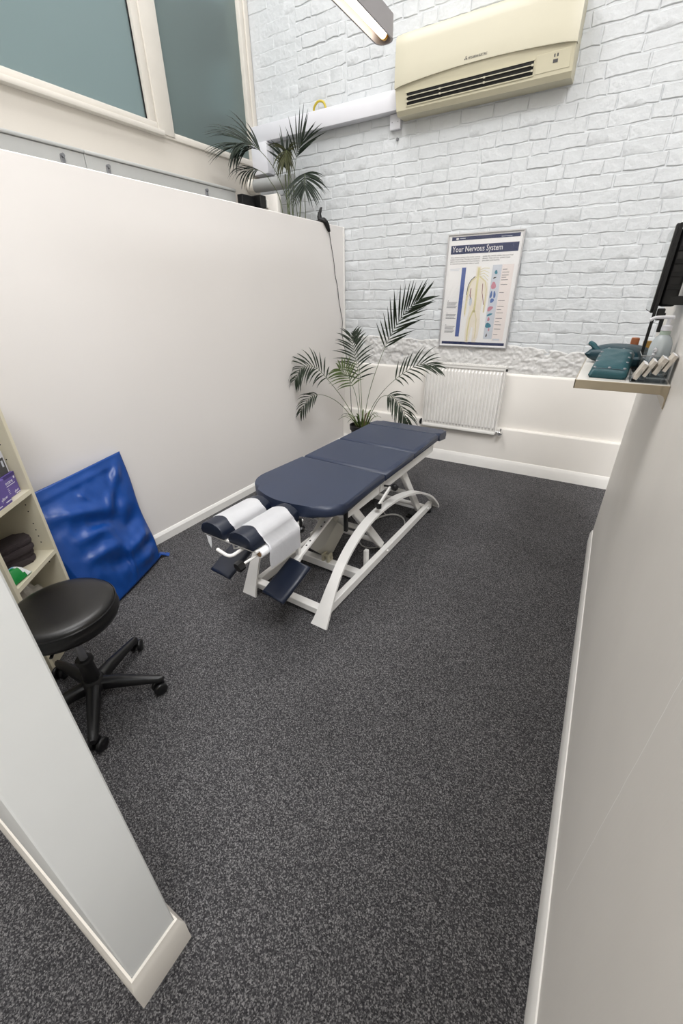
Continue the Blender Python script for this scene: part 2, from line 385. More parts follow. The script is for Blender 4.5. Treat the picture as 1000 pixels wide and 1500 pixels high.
# partition on the left, right wall, stub wall, window wall, other walls
bm = nb(); b3(bm, XP-.09, XP, -.0, YK-.012, 0, 2.05, .004, 1); struct('wall_left', bm, 'part')
bm = nb(); b3(bm, XP-.094, XP+.004, YK-.036, YK-.008, .88, 2.046, .003, 1); struct('trim_1', bm, 'gloss')
bm = nb(); b3(bm, XR, XR+.1, -3.0, 2.885, 0, 2.1, .004, 1); struct('wall_right', bm, 'wall_r')
bm = nb(); b3(bm, XP-.0, -.591, .0215, .1385, 0, 2.05, .003, 1); struct('wall_stub', bm, 'stub')
bm = nb(); b3(bm, -3.5, XW, -3.0, 4.2, 0, 2.62); b3(bm, -3.5, XW, -3.0, 1.0, 2.62, 5.75); b3(bm, -3.5, XW, 3.86, 4.2, 2.62, 5.75); b3(bm, -3.5, XW, 1.0, 3.86, 4.25, 5.75)
struct('wall_outer', bm, 'outer', smooth=False)
bm = nb(); b3(bm, 2.9, 3.0, -3.0, 4.2, 0, 5.75); struct('wall_far', bm, 'plaster', smooth=False)
bm = nb(); b3(bm, -3.5, 3.0, -3.1, -3.0, 0, 5.75); struct('wall_front', bm, 'plaster', smooth=False)
def skirt(name, p, q, out, h, th, mt):
    """baseboard along p->q on the floor, wall side at p/q, projecting along out"""
    p, q, out = V(p), V(q), V(out).normalized(); d = q-p
    prof = [(0, 0), (th, 0), (th, h*.72), (th*.8, h*.8), (th*.55, h*.93), (th*.3, h), (0, h)]
    T = M((( out.x, 0, d.normalized().x, p.x), (out.y, 0, d.normalized().y, p.y), (0, 1, 0, 0), (0, 0, 0, 1)))
    bm = nb(); prism(bm, prof, d.length, T); return struct(name, bm, mt, angle=25)
skirt('baseboard_left', (XP, .14, 0), (XP, 3.87, 0), (1, 0, 0), .072, .014, 'gloss')
skirt('baseboard_right', (XR, -3, 0), (XR, 2.875, 0), (-1, 0, 0), .088, .012, 'gloss')
skirt('baseboard_back', (XP+.012, 3.884, 0), (1.9, 3.884, 0), (0, -1, 0), .108, .012, 'gloss')
def skirt_stub():
    prof = [(.0, 0), (.0135, 0), (.0135, .095), (.009, .108), (.005, .125), (0, .128)]
    ring = lambda o, z: [(XP+.02, .0215-o, z), (-.591+o, .0215-o, z), (-.591+o, .1385+o, z), (XP+.02, .1385+o, z)]
    bm = nb(); R = [[bm.verts.new(p) for p in ring(o, z)] for o, z in prof]
    for a, b in zip(R, R[1:]):
        for i in range(3): bm.faces.new((a[i], a[i+1], b[i+1], b[i]))
    return struct('baseboard_stub', bm, 'cream', angle=20)
skirt_stub()
# windows high on the left
def window(name, y0, y1, z0, parts):
    w = root(name, (XW, (y0+y1)/2, z0), kind='structure')
    for nm, args, mt in parts:
        bm = nb(); b3(bm, *args, bev=.005, seg=2); mk(nm, bm, mt, w)
    return w
ZT = 4.25
window('window_1', 1.0, 2.84, 2.60, [
 ('pane', (XW-.03, XW-.018, 1.03, 2.745, 2.65, ZT), 'frosted'),
 ('bottom_rail', (XW-.05, XW+.022, 1.0, 2.80, 2.615, 2.662), 'wframe'),
 ('side_stile', (XW-.05, XW+.016, 2.742, 2.80, 2.662, ZT), 'wframe'),
 ('sill', (XW-.02, XW+.05, 1.0, 2.835, 2.585, 2.618), 'wframe'),
 ('glazing_seal', (XW-.03, XW-.010, 2.736, 2.744, 2.66, ZT), 'dark'),
])
window('window_2', 2.80, 3.96, 2.60, [
 ('pane', (XW-.03, XW-.018, 2.94, 3.86, 2.62, ZT), 'frosted'),
 ('bottom_rail', (XW-.05, XW+.018, 2.80, 3.95, 2.588, 2.634), 'wframe'),
 ('mullion', (XW-.05, XW+.03, 2.80, 2.946, 2.60, ZT), 'wframe'),
 ('jamb', (XW-.05, XW+.022, 3.852, 3.90, 2.62, ZT), 'wframe'),
 ('jamb_bead', (XW-.05, XW+.034, 3.90, 3.95, 2.60, ZT), 'wframe'),
 ('glazing_seal', (XW-.03, XW-.010, 2.946, 3.852, 2.632, 2.64), 'dark'),
])
# what stands behind the frosted glass: the neighbouring block
bm = nb(); b3(bm, -5.0, -4.9, -1, 6, 0, 3.0); b3(bm, -4.9, -4.6, 3.9, 6, 0, 4.2); struct('wall_neighbour', bm, 'dim', smooth=False)
bm = nb(); b3(bm, -3.86, -3.62, 3.55, 4.0, 3.45, 3.75, .03); b3(bm, -3.84, -3.66, 3.62, 3.8, 3.0, 3.46, .03)
tag(mk('wall_unit', bm, 'dimd'), 'dark blurred shape outside behind the frosted right-hand window', 'outdoor unit', kind=None)
bm = nb(); b3(bm, -3.98, -3.50, 3.5, 4.05, 2.94, 3.0, .01); mk('bracket', bm, 'dimd', bpy.data.objects['wall_unit'])
# steel beam below the windows
bmn = root('trim_2', (-3.06, 1.5, 2.0), kind='structure')
for y0, y1 in ((-2.9, 1.994), (1.998, 3.32)):
    bm = nb(); b3(bm, -3.075, -3.05, y0, y1, 2.0, 2.292, .003, 1); mk('beam_panel', bm, 'beam', bmn)
    bm = nb(); b3(bm, -3.29, -3.04, y0, y1, 2.292, 2.312, .006, 2); mk('beam_flange', bm, 'beam', bmn)
for y in (1.85, 2.14, 2.98):
    bm = nb(); cyl(bm, (-3.05, y, 2.255), (-3.03, y, 2.255), .011, 8); b3(bm, -3.05, -3.04, y-.013, y+.013, 2.19, 2.25, .002, 1); mk('bolt', bm, 'steel', bmn)

# ================================================================ TREATMENT TABLE
TB = root('treatment_table', (-1.145, 2.05, 0), 'adjustable treatment table with navy vinyl cushions on an arched white steel frame', 'table', rz=-.026)
def loc(*p): return p
def tk(name, bm, mt, parent=None, **k): return mk(name, bm, mt, parent or TB, world=False, **k)
def slab(outline, z0, h, bev, seg=4, tilt=None):
    bm = nb(); T = M.Translation((0, 0, z0))
    if tilt: T = tilt @ T
    prism(bm, outline, h, T, bev, seg); return bm
def bez(a, b, c, n=6): return [tuple(V((*a, 0))*(1-t)**2 + V((*b, 0))*2*t*(1-t) + V((*c, 0))*t*t)[:2] for t in [i/n for i in range(n+1)]]
# thoracic cushion with a rounded narrowing front
o1 = [(-.285, -.160), (-.288, -.50)] + bez((-.288, -.50), (-.288, -.585), (-.215, -.645)) + bez((-.215, -.645), (-.10, -.715), (0, -.715))[1:] + bez((0, -.715), (.10, -.715), (.215, -.675))[1:] + bez((.215, -.675), (.283, -.645), (.285, -.56))[1:] + [(.283, -.160)]
tk('chest_cushion', slab(o1[::-1], .578, .060, .022), 'navy', angle=80, wn=True)
tk('seat_cushion', slab([(-.28, -.146), (.283, -.146), (.283, .236), (-.28, .236)], .578, .060, .022), 'navy', angle=80, wn=True)
tk('leg_cushion', slab([(-.278, .249), (.281, .249), (.279, .655), (-.278, .655)], .578, .060, .022), 'navy', angle=80, wn=True)
tk('foot_cushion', slab(rrect(.565, .19, .035), .0, .055, .022, tilt=M.Translation((0.0, .745, .572)) @ M.Rotation(-.12, 4, 'X')), 'navy', angle=80, wn=True)
# half-round head cushions with paper
def halfround(bm, cx, y0, y1, zb, w, h, n=12, ends=True, drop=.018):
    pr = [(-w/2, 0)] + [(-w/2*math.cos(math.pi*k/n), drop + (h-drop)*math.sin(math.pi*k/n)**.8) for k in range(n+1)] + [(w/2, 0)]
    T = M(((1, 0, 0, cx), (0, 0, 1, y0), (0, 1, 0, zb), (0, 0, 0, 1)))
    prism(bm, pr, y1-y0, T, .006, 2); return pr
for i, cx in enumerate((-.102, .066)):
    bm = nb(); halfround(bm, cx, -1.045, -.728, .578, .135, .066)
    hp = tk('head_cushion', bm, 'navyd', angle=40)
    bm = nb(); n = 14; w, h = .139, .0685; y0, y1 = -.978, -.772; rows = []
    hang = .13 if i else .012
    prof = [(-w/2, -.004)] + [(-w/2*math.cos(math.pi*k/n), .018 + (h-.018)*math.sin(math.pi*k/n)**.8) for k in range(n+1)]
    prof += [(w/2+(.029*min(1, j*.8) if i else .001*j), .018 - hang*j/6) for j in range(1, 7)]
    ny = 12
    for j in range(ny+1):
        y = y0 + (y1-y0)*j/ny; row = []
        for k, (x, z) in enumerate(prof):
            e = .0012*noise.noise(V((x*40, y*22, i*9)))
            row.append(bm.verts.new((cx+x+e*1.2, y + (-.012 if k == 0 else 0) + .006*math.sin(k*.9)*(j in (0, ny)), .578+z+abs(e))))
        rows.append(row)
    for a, b in zip(rows, rows[1:]):
        for k in range(len(prof)-1): bm.faces.new((a[k], a[k+1], b[k+1], b[k]))
    r = bmesh.ops.solidify(bm, geom=bm.faces[:], thickness=-.0012)
    o = tk('paper_cover', bm, 'paper', hp, angle=60)
    o['label'] = 'white paper sheet laid over the cushion and hanging down to the roll' if i else 'white paper sheet laid over the cushion'
bm = nb(); prism(bm, [(-.136, .575), (-.108, .575), (-.112, .535), (-.120, .515), (-.132, .54)], .0012, M(((1, 0, 0, 0), (0, 0, 1, -1.048), (0, 1, 0, 0), (0, 0, 0, 1)))); tk('paper_scrap', bm, 'paper')
# paper roll on its rod with star knob
bm = nb(); lathe(bm, (.136, -1.012, .550), [(.012, 0), (.019, 0), (.020, .003), (.020, .235), (.012, .235)], 18, V((0, 1, 0)))
pr = tk('paper_roll', bm, 'paper', angle=30)
bm = nb(); lathe(bm, (.136, -1.0135, .550), [(.0, .001), (.0135, .001), (.0135, .0), (0, 0)], 16, V((0, 1, 0))); tk('roll_core', bm, 'card', pr)
bm = nb(); cyl(bm, (.092, -1.07, .516), (.140, -.98, .552), .0055, 8); tk('roll_rod', bm, 'enam')
def star(bm, c, r, ax, th=.02):
    F = frame_of(V(ax)); pts = [(r*(1 if k % 2 == 0 else .74)*math.cos(k*math.pi/6), r*(1 if k % 2 == 0 else .74)*math.sin(k*math.pi/6)) for k in range(12)]
    T = M.Translation(c) @ F.to_4x4() @ M.Rotation(math.pi/2, 4, 'X'); prism(bm, pts, th, T @ M.Translation((0, 0, -th/2)), .003, 1)
bm = nb(); star(bm, (.086, -1.08, .512), .025, (.1, 1, .15), .03); tk('star_knob', bm, 'dark')
# head section frame: cross bars, side rods and chin handle
bm = nb(); bar(bm, (-.175, -1.02, .566), (.14, -1.02, .566), .018, .014); bar(bm, (-.17, -.80, .566), (.14, -.80, .566), .02, .018)
for x in (-.16, -.018, .125): bar(bm, (x, -1.02, .563), (x, -.70, .563), .016, .012)
tk('head_frame', bm, 'enam')
bm = nb(); tube(bm, smoothpts([(-.040, -1.078, .55), (.0, -1.085, .55), (.030, -1.088, .55), (.048, -1.075, .55), (.052, -1.03, .553), (.06, -.93, .56)], 5), .0075, 8); tk('head_handle', bm, 'enam')
bm = nb(); tube(bm, [(-.03, -1.0, .566), (-.015, -1.01, .525), (.012, -.99, .53), (.03, -.97, .566)], .005, 6); tk('wire_hook', bm, 'enam')
bm = nb(); bar(bm, (.118, -.735, .575), (.128, -.75, .385), .022, .022); tk('head_post', bm, 'enam')
bm = nb(); lathe(bm, (.142, -.735, .52), [(0, 0), (.014, .0), (.019, .008), (.019, .022), (.012, .03), (0, .03)], 12, V((0, 0, 1))); cyl(bm, (.142, -.735, .548), (.142, -.735, .59), .007, 8); tk('post_knob', bm, 'dark')
for s in (-1, 1):
    bm = nb(); bar(bm, (s*.135, -.80, .375), (s*.125+.01, -.42, .50), .026, .016, .002); sb = tk('armrest_bar', bm, 'enam')
    for t in (.28, .36, .62, .7):
        p = V((s*.135, -.80, .375)).lerp(V((s*.125+.01, -.42, .50)), t) + V((0, 0, .009)); b2 = nb(); disc(b2, p, .005, (0, -.3, 1), 8); tk('slot_hole', b2, 'black', sb)
# armrest pads
for s, nx, fx in ((-1, -.178, -.168), (1, .157, .180)):
    near = V((nx, -.985, .305)); far = V((fx, -.80, .395)); d = (far-near); F = frame_of(d)
    T = M.Translation(near + F @ V((0, 0, -.016))) @ F.to_4x4()
    bm = nb(); L = d.length; prism(bm, [(-.066, 0), (.066, 0), (.066, L), (-.066, L)], .034, T, .014, 3)
    tk('armrest_pad', bm, 'navyd', angle=80, wn=True)
    bm = nb(); bar(bm, near.lerp(far, .35)+V((0, 0, -.02)), V((s*.135, -.74, .385)), .018, .018); tk('armrest_bracket', bm, 'enam')
# top frame
bm = nb()
for s in (-1, 1):
    bar(bm, (s*.235, -.50, .535), (s*.235, -.155, .535), .03, .06); bar(bm, (s*.235, -.135, .535), (s*.235, .66, .535), .03, .06)
for y in (-.49, -.17, -.12, .30, .64): bar(bm, (-.235, y, .53), (.235, y, .53), .04, .04)
tk('top_frame', bm, 'enam')
bm = nb(); b3(bm, .238, .256, -.515, -.50, .44, .565); tk('frame_strap', bm, 'black')
# base: rails, arches, cross members
def arch_pts(x):
    P = [(-.765, .0), (-.72, .085), (-.645, .215), (-.55, .305), (-.42, .372), (-.27, .408), (-.12, .412), (.05, .395), (.20, .362), (.36, .31), (.52, .235), (.66, .15), (.79, .04), (.815, .0)]
    return smoothpts([(x, y, z) for y, z in P], 3)
for s in (-1, 1):
    bm = nb(); P = arch_pts(s*.262); rows = []
    for i, p in enumerate(P):
        d = (P[min(i+1, len(P)-1)] - P[max(i-1, 0)]).normalized(); nn = V((0, -d.z, d.y))
        t = i/(len(P)-1); w = .026 + .022*max(0, 1-t/.16)
        c = p - V((s*(w-.026), 0, 0)); th = .007
        rows.append([bm.verts.new(c + V((-w, 0, 0)) + nn*th), bm.verts.new(c + V((w, 0, 0)) + nn*th), bm.verts.new(c + V((w, 0, 0)) - nn*th), bm.verts.new(c + V((-w, 0, 0)) - nn*th)])
    for a, b in zip(rows, rows[1:]):
        for k in range(4): bm.faces.new((a[k], a[(k+1) % 4], b[(k+1) % 4], b[k]))
    bm.faces.new(rows[0]); bm.faces.new(rows[-1]); tk('arch_leg', bm, 'enam', angle=40)
    bm = nb(); bar(bm, (s*.236, -.69, .047), (s*.236, .74, .047), .034, .055, .004); br = tk('base_rail', bm, 'enam')
    for y in (-.02, .66):
        b2 = nb(); cyl(b2, (s*.24, y, .05), (s*.262, y, .05), .008, 10); tk('bolt_cap', b2, 'gloss', br)
    bm = nb(); cyl(bm, (s*.236, .70, 0), (s*.236, .70, .02), .03, 14); tk('foot_pad', bm, 'dark')
    bm = nb(); b3(bm, s*.20-.012, s*.20+.012, .02-.24, .05-.24, .02, .14, .003, 1); tk('stop_bracket', bm, 'enam')
for nm, y, w, h in (('front_crossbar', -.70, .045, .04), ('middle_crossbar', -.335, .05, .05), ('rear_crossbar', .66, .045, .04)):
    bm = nb(); bar(bm, (-.24, y, .047), (.24, y, .047), w, h); tk(nm, bm, 'enam')
# lifting arms: two parallel pairs joined by tubes
for y0, y1 in ((-.0, -.37), (.60, .25)):
    for s in (-1, 1):
        bm = nb(); bar(bm, (s*.195, y0, .06), (s*.195, y1, .50), .03, .05, .004); tk('lift_arm', bm, 'enam')
    for t in (.12, .42, .9):
        bm = nb(); p = V((0, y0 + (y1-y0)*t, .06+.44*t)); cyl(bm, p - V((.2, 0, 0)), p + V((.2, 0, 0)), .016, 12); tk('lift_tube', bm, 'enam')
# drive motor between base and arms
p, q = V((-.085, -.37, .05)), V((-.03, -.08, .36)); F = frame_of(q-p); bm = nb()
T = M.Translation(p.lerp(q, .42)) @ F.to_4x4()
prism(bm, [(-.07, -.115), (.035, -.115), (.07, -.07), (.07, .10), (-.07, .10)], .11, T @ M.Translation((0, 0, -.055)), .006, 2); mo = tk('lift_motor', bm, 'motor')
bm = nb(); cyl(bm, p.lerp(q, .55), q, .022, 14); tk('actuator_tube', bm, 'motor', mo)
bm = nb(); b3(bm, -.025, -.010, -.36, -.31, .07, .12, .003, 1); b3(bm, .012, .027, -.36, -.31, .07, .12, .003, 1); cyl(bm, (-.035, -.335, .10), (.04, -.335, .10), .009, 10); tk('motor_mount', bm, 'acd', mo)
# lever with black knobs at the side
bm = nb(); bar(bm, (.285, -.09, .53), (.285, -.225, .475), .012, .02, .002); lv = tk('side_lever', bm, 'enam')
bm = nb(); lathe(bm, (.30, -.09, .535), [(0, -.002), (.016, -.002), (.021, .006), (.021, .020), (.014, .028), (0, .03)], 12, V((1, 0, 0))); cyl(bm, (.25, -.10, .535), (.30, -.09, .535), .006, 8); tk('lever_knob', bm, 'dark', lv)
bm = nb(); lathe(bm, (.285, -.225, .455), [(0, 0), (.014, .0), (.015, .025), (0, .03)], 12, V((0, 0, 1))); tk('lever_knob', bm, 'dark', lv)
# cable loops and foot pedal on the carpet under the table
def ring(c, rx, ry, a, n=22, turns=1.0): return [V((c[0]+rx*math.cos(a+2*math.pi*turns*k/n), c[1]+ry*math.sin(a+2*math.pi*turns*k/n), .006+.008*k/n)) for k in range(n+1)]
bm = nb(); tube(bm, ring((-1.06, 2.30), .13, .26, .3, 40, 1.4) + [V((-1.14, 2.52, .008)), V((-1.24, 2.62, .008))], .0042, 6)
tag(mk('power_cable', bm, 'cable'), 'pale grey cable coiled on the carpet under the treatment table', 'cable')
bm = nb(); b3(bm, -1.0, -.93, 2.57, 2.71, .0, .022, .008, 2); fp = mk('foot_pedal', bm, 'dark'); tag(fp, 'black foot pedal on the carpet under the far end of the treatment table', 'pedal')
bm = nb(); b3(bm, -.99, -.94, 2.58, 2.65, .0225, .032, .004, 2); mk('pedal_plate', bm, 'black', fp)

# ================================================================ STOOL
ST = root('swivel_stool', (-1.493, .46, 0), 'round black leather swivel stool on a five-star castor base', 'stool')
bm = nb(); lathe(bm, (0, 0, 0), [(0, .515), (.10, .515), (.150, .511), (.168, .505), (.174, .498), (.176, .492), (.1775, .488), (.176, .484), (.181, .470), (.183, .452), (.176, .435), (.150, .43), (0, .43)], 48)
tk2 = lambda n, b, m, p=None, **k: mk(n, b, m, p or ST, world=False, **k)
seat = tk2('seat', bm, 'leather', angle=60)
bm = nb(); lathe(bm, (0, 0, 0), [(.1745, .493), (.1775, .4955), (.1805, .492), (.1775, .4885)], 48); tk2('piping', bm, 'leather', seat)
bm = nb(); b3(bm, -.07, .07, -.07, .07, .415, .432, .004, 1); tk2('seat_plate', bm, 'dark')
bm = nb(); lathe(bm, (0, 0, 0), [(0, .10), (.0145, .10), (.0145, .42), (0, .42)], 18); tk2('gas_column', bm, 'steel')
bm = nb(); lathe(bm, (0, 0, 0), [(0, .06), (.034, .06), (.030, .13), (.027, .215), (.026, .22), (0, .22)], 20); hs = tk2('column_sleeve', bm, 'dark')
bm = nb(); lathe(bm, (0, 0, 0), [(.016, .218), (.033, .218), (.034, .226), (.031, .233), (.016, .233)], 20); tk2('sleeve_collar', bm, 'dark', hs)
bm = nb(); bar(bm, (.0, -.02, .42), (.10, -.12, .40), .012, .008); tk2('height_lever', bm, 'dark')
bm = nb(); lathe(bm, (0, 0, 0), [(0, .075), (.048, .075), (.05, .10), (.036, .125), (0, .13)], 20); tk2('hub', bm, 'dark')
for k in range(5):
    a = math.radians(-33 + 72*k); d = V((math.cos(a), math.sin(a), 0)); sd = V((-d.y, d.x, 0))
    bm = nb(); rows = []
    for r, w, zt, zb in ((.02, .024, .118, .072), (.10, .022, .112, .072), (.2, .018, .095, .066), (.255, .016, .086, .062), (.272, .011, .082, .064)):
        rows.append([bm.verts.new(d*r + sd*x + V((0, 0, z))) for x, z in ((-w, zb), (-w, zt-.010), (-w*.45, zt), (w*.45, zt), (w, zt-.010), (w, zb))])
    for p, q in zip(rows, rows[1:]):
        for j in range(6): bm.faces.new((p[j], p[(j+1) % 6], q[(j+1) % 6], q[j]))
    bm.faces.new(rows[0]); bm.faces.new(rows[-1]); lg = tk2('leg', bm, 'dark', angle=50)
    ca = a + (.9, 2.2, -1.2, .5, 2.6)[k]; ax = V((math.cos(ca), math.sin(ca), 0)); c = d*.258 + V((-ax.y, ax.x, 0))*.012
    bm = nb()
    for s in (-1, 1): lathe(bm, c + ax*(s*.016-.0085) + V((0, 0, .028)), [(0, 0), (.022, 0), (.027, .003), (.028, .0085), (.027, .014), (.022, .017), (0, .017)], 16, ax)
    cyl(bm, c - ax*.012 + V((0, 0, .028)), c + ax*.012 + V((0, 0, .028)), .010, 8); cyl(bm, d*.258 + V((0, 0, .05)), d*.258 + V((0, 0, .075)), .008, 8)
    cs = tk2('castor', bm, 'dark', lg, angle=50)

# ================================================================ BOOKCASE AND CONTENTS
BK = root('bookcase', (-1.802, .431, 0), 'narrow cream laminate bookcase standing behind the black stool', 'bookcase', rz=math.radians(127.6))
bk = lambda n, b, m, p=None, **k: mk(n, b, m, p or BK, world=False, **k)
BW, BD, BH = .335, .27, 1.35
for nm, x0 in (('side_panel', 0), ('side_panel', BW-.018)):
    bm = nb(); b3(bm, x0, x0+.018, 0.001, BD, 0, BH, .001, 1); sp = bk(nm, bm, 'lam')
    bm = nb(); b3(bm, x0, x0+.018, 0, .001, 0, BH); bk('edge_strip', bm, 'lamf', sp)
for z in (.395, .505, .538, .571, .604, .665, .698, .731, .845, .91, .975):
    bm = nb(); disc(bm, (BW-.0185, .045, z), .0032, (-1, 0, 0), 8); bk('peg_hole', bm, 'black', sp, smooth=False)
bm = nb(); b3(bm, .018, BW-.018, BD-.008, BD, .05, BH); bk('back_panel', bm, 'lam')
for z in (.08, .461, .772, 1.20, BH):
    bm = nb(); b3(bm, .0185, BW-.0185, .0015, BD-.008, z-.02, z); s1 = bk('shelf', bm, 'lam')
    bm = nb(); b3(bm, .0185, BW-.0185, 0, .0015, z-.02, z); bk('edge_strip', bm, 'lamf', s1)
bm = nb(); b3(bm, .0185, BW-.0185, .012, .024, 0, .06); bk('plinth', bm, 'lam')
BM = RM[BK.name].copy()
def bkthing(name, p, label, cat, rz=0., group=None):
    w = BM @ V(p); return root(name, w, label, cat, rz=math.radians(127.6)+rz, group=group)
def carton(name, p, s, label, main, cat, rz=0.):
    r = bkthing(name, p, label, cat, rz); w, d, h = s
    bm = nb(); b3(bm, -w/2, w/2, 0, d, 0, h, .002, 1); mk('carton', bm, main, r, world=False)
    return r
def pr_rect(r, nm, x0, x1, z0, z1, mt, y=-.0006):
    bm = nb(); b3(bm, x0, x1, y, y+.0005, z0, z1); return mk(nm, bm, mt, r, world=False, smooth=False)
FT = lambda x, y, z, rot=0: M.Translation((x, y, z)) @ M.Rotation(math.pi/2, 4, 'X') @ M.Rotation(rot, 4, 'Z')
r = carton('tissue_box', (BW-.078, .028, .7725), (.092, .10, .092), 'small purple carton nearest the right side of the upper bookcase shelf', 'purple', 'box')
pr_rect(r, 'top_band', -.046, .046, .078, .092, 'purpled')
text_mesh('lettering', 'Tecare', .022, FT(-.042, -.001, .056), 'ink', r, world=False); pr_rect(r, 'print_line', -.040, .030, .048, .0505, 'ink')
for i in range(4): pr_rect(r, 'small_print', -.038, -.018, .038-.007*i, .0395-.007*i, 'ink')
text_mesh('lettering', 'yflow', .013, FT(.006, -.001, .010, .12), 'ink', r, world=False); pr_rect(r, 'print_line', .014, .042, .003, .006, 'ink'); pr_rect(r, 'top_mark', .030, .038, .066, .075, 'ink')
r = carton('glove_box', (BW-.202, .002, .7725), (.125, .10, .100), 'larger purple carton at the front of the upper bookcase shelf', 'purple', 'box')
text_mesh('lettering', 'yflow', .018, FT(.005, -.001, .022, .12), 'ink', r, world=False); pr_rect(r, 'print_line', .025, .058, .010, .014, 'ink')
pr_rect(r, 'print_line', -.05, .0, .008, .0115, 'ink'); text_mesh('lettering', 'L', .03, FT(.0, -.001, .075), 'ink', r, world=False)
r = carton('white_carton', (BW-.088, .034, .8662), (.090, .08, .092), 'white carton with a dark grey front panel on top of the small purple box', 'pvcw', 'box')
pr_rect(r, 'dark_panel', -.045, .036, 0.0, .066, 'grey'); pr_rect(r, 'print_block', .016, .027, .03, .056, 'pgrey', -.0011); text_mesh('lettering', 'S', .026, FT(-.018, -.0015, .038), 'ink', r, world=False)
# folded towel on the lower shelf
r = bkthing('folded_towel', (.163, .135, .4615), 'dark grey-brown folded towel on the lower bookcase shelf', 'towel', rz=-.54)
for i in range(4):
    bm = nb(); pts = [(x, .0) for x in (0,)] ; z0 = .002 + i*.028
    prism(bm, rrect(.25, .10, .03), .028, M.Translation((.003*i, .006*math.sin(i*2), z0)), .012, 4)
    for v in bm.verts: v.co += V((.004*noise.noise(v.co*22), .006*noise.noise(v.co*17+V((3, 1, i))), .004*noise.noise(v.co*15)))
    mk('fold', bm, 'towel', r, world=False, angle=60)
# packet of wipes
r = bkthing('wipes_packet', (.075, .012, .4615), 'green and white plastic packet lying at the front of the lower bookcase shelf', 'packet', rz=-.15)
bm = nb(); n = 12
gt = [[None]*(n+1) for _ in range(n+1)]; gb = [[None]*(n+1) for _ in range(n+1)]
for i in range(n+1):
    for j in range(n+1):
        u, v = i/n, j/n; e = (1-abs(2*u-1)**3)*(1-abs(2*v-1)**3); x = -.050+.110*u; y = .0+.066*v
        wr = .003*noise.noise(V((x*60, y*50, 2)))
        gt[i][j] = bm.verts.new((x, y, .006+.05*e+wr*e)); gb[i][j] = bm.verts.new((x, y, .005-.004*e))
for i in range(n):
    for j in range(n):
        f = bm.faces.new((gt[i][j], gt[i+1][j], gt[i+1][j+1], gt[i][j+1])); f.material_index = 1 if i + j*.35 > 8.2 else 0
        if (i-6.0)**2/5 + (j-7)**2/3 < 1: f.material_index = 2
        bm.faces.new((gb[i][j], gb[i][j+1], gb[i+1][j+1], gb[i+1][j]))
for k in range(n):
    bm.faces.new((gt[k][0], gb[k][0], gb[k+1][0], gt[k+1][0])); bm.faces.new((gt[k][n], gt[k+1][n], gb[k+1][n], gb[k][n]))
    bm.faces.new((gt[0][k], gt[0][k+1], gb[0][k+1], gb[0][k])); bm.faces.new((gt[n][k], gb[n][k], gb[n][k+1], gt[n][k+1]))
mk('film', bm, ['green', 'whitefilm', 'sky'], r, world=False, angle=60)
# cloth and small wooden box in the bottom compartment
r = bkthing('grey_cloth', (.21, .06, .0805), 'pale grey cloth bundled in the bottom of the bookcase', 'cloth')
bm = nb(); bmesh.ops.create_icosphere(bm, subdivisions=4, radius=1)
for v in bm.verts:
    k = 1 + .22*noise.noise(v.co*2.2) + .08*noise.noise(v.co*6); v.co = V((v.co.x*.095*k, .07+v.co.y*.065*k, .12+max(-1, v.co.z)*.135*k))
    v.co.z = max(.001, v.co.z)
mk('bundle', bm, 'cloth', r, world=False, angle=80)
r = bkthing('wooden_tray', (.065, .035, .0805), 'small brown wooden tray low in the bottom of the bookcase', 'tray')
bm = nb(); b3(bm, -.035, .04, 0, .15, 0, .012, .002, 1); b3(bm, -.035, -.027, 0, .15, .012, .06, .002, 1); b3(bm, .032, .04, 0, .15, .012, .06, .002, 1); b3(bm, -.027, .032, 0, .008, .012, .06, .002, 1); mk('tray_body', bm, 'orange', r, world=False)

# ================================================================ BLUE VINYL BAG
n1, n2 = 60, 70
FBL, FBR, FTL, FTR = V((-1.965, .785, 0)), V((-2.15, 1.265, .012)), V((-2.205, .66, .655)), V((-2.305, 1.284, .704))
BBL, BBR, BTL, BTR = V((-2.30, .66, 0)), V((-2.312, 1.29, 0)), V((-2.235, .64, .655)), V((-2.32, 1.289, .702))
bm = nb(); fr = []; bk_ = []
def fold(u, v, a, b, amp, wd):
    ax, ay = a; bx, by = b; dx, dy = bx-ax, by-ay; L2 = dx*dx+dy*dy
    t = max(0, min(1, ((u-ax)*dx+(v-ay)*dy)/L2)); d = math.hypot(u-ax-t*dx, v-ay-t*dy)
    return amp*math.exp(-(d/wd)**2)*math.sin(math.pi*(.12+.76*t))
FOLDS = [((.15, .80), (.62, .62), .026, .05), ((.62, .62), (.98, .95), .022, .05), ((.2, .55), (.55, .52), .022, .045), ((.18, .40), (.52, .36), .02, .045),
 ((.62, .25), (1, .30), .028, .05), ((.66, .12), (.95, .10), .024, .05), ((.55, .05), (.60, .30), .016, .03), ((.72, .55), (.80, .85), -.025, .06), ((.35, .66), (.75, .50), -.035, .08),
 ((.6, .40), (.98, .48), -.03, .07), ((.3, .28), (.6, .2), -.022, .06), ((.1, .93), (.9, .93), .010, .03), ((.45, .86), (.50, .78), .012, .02), ((.8, .2), (1, .19), -.018, .03)]
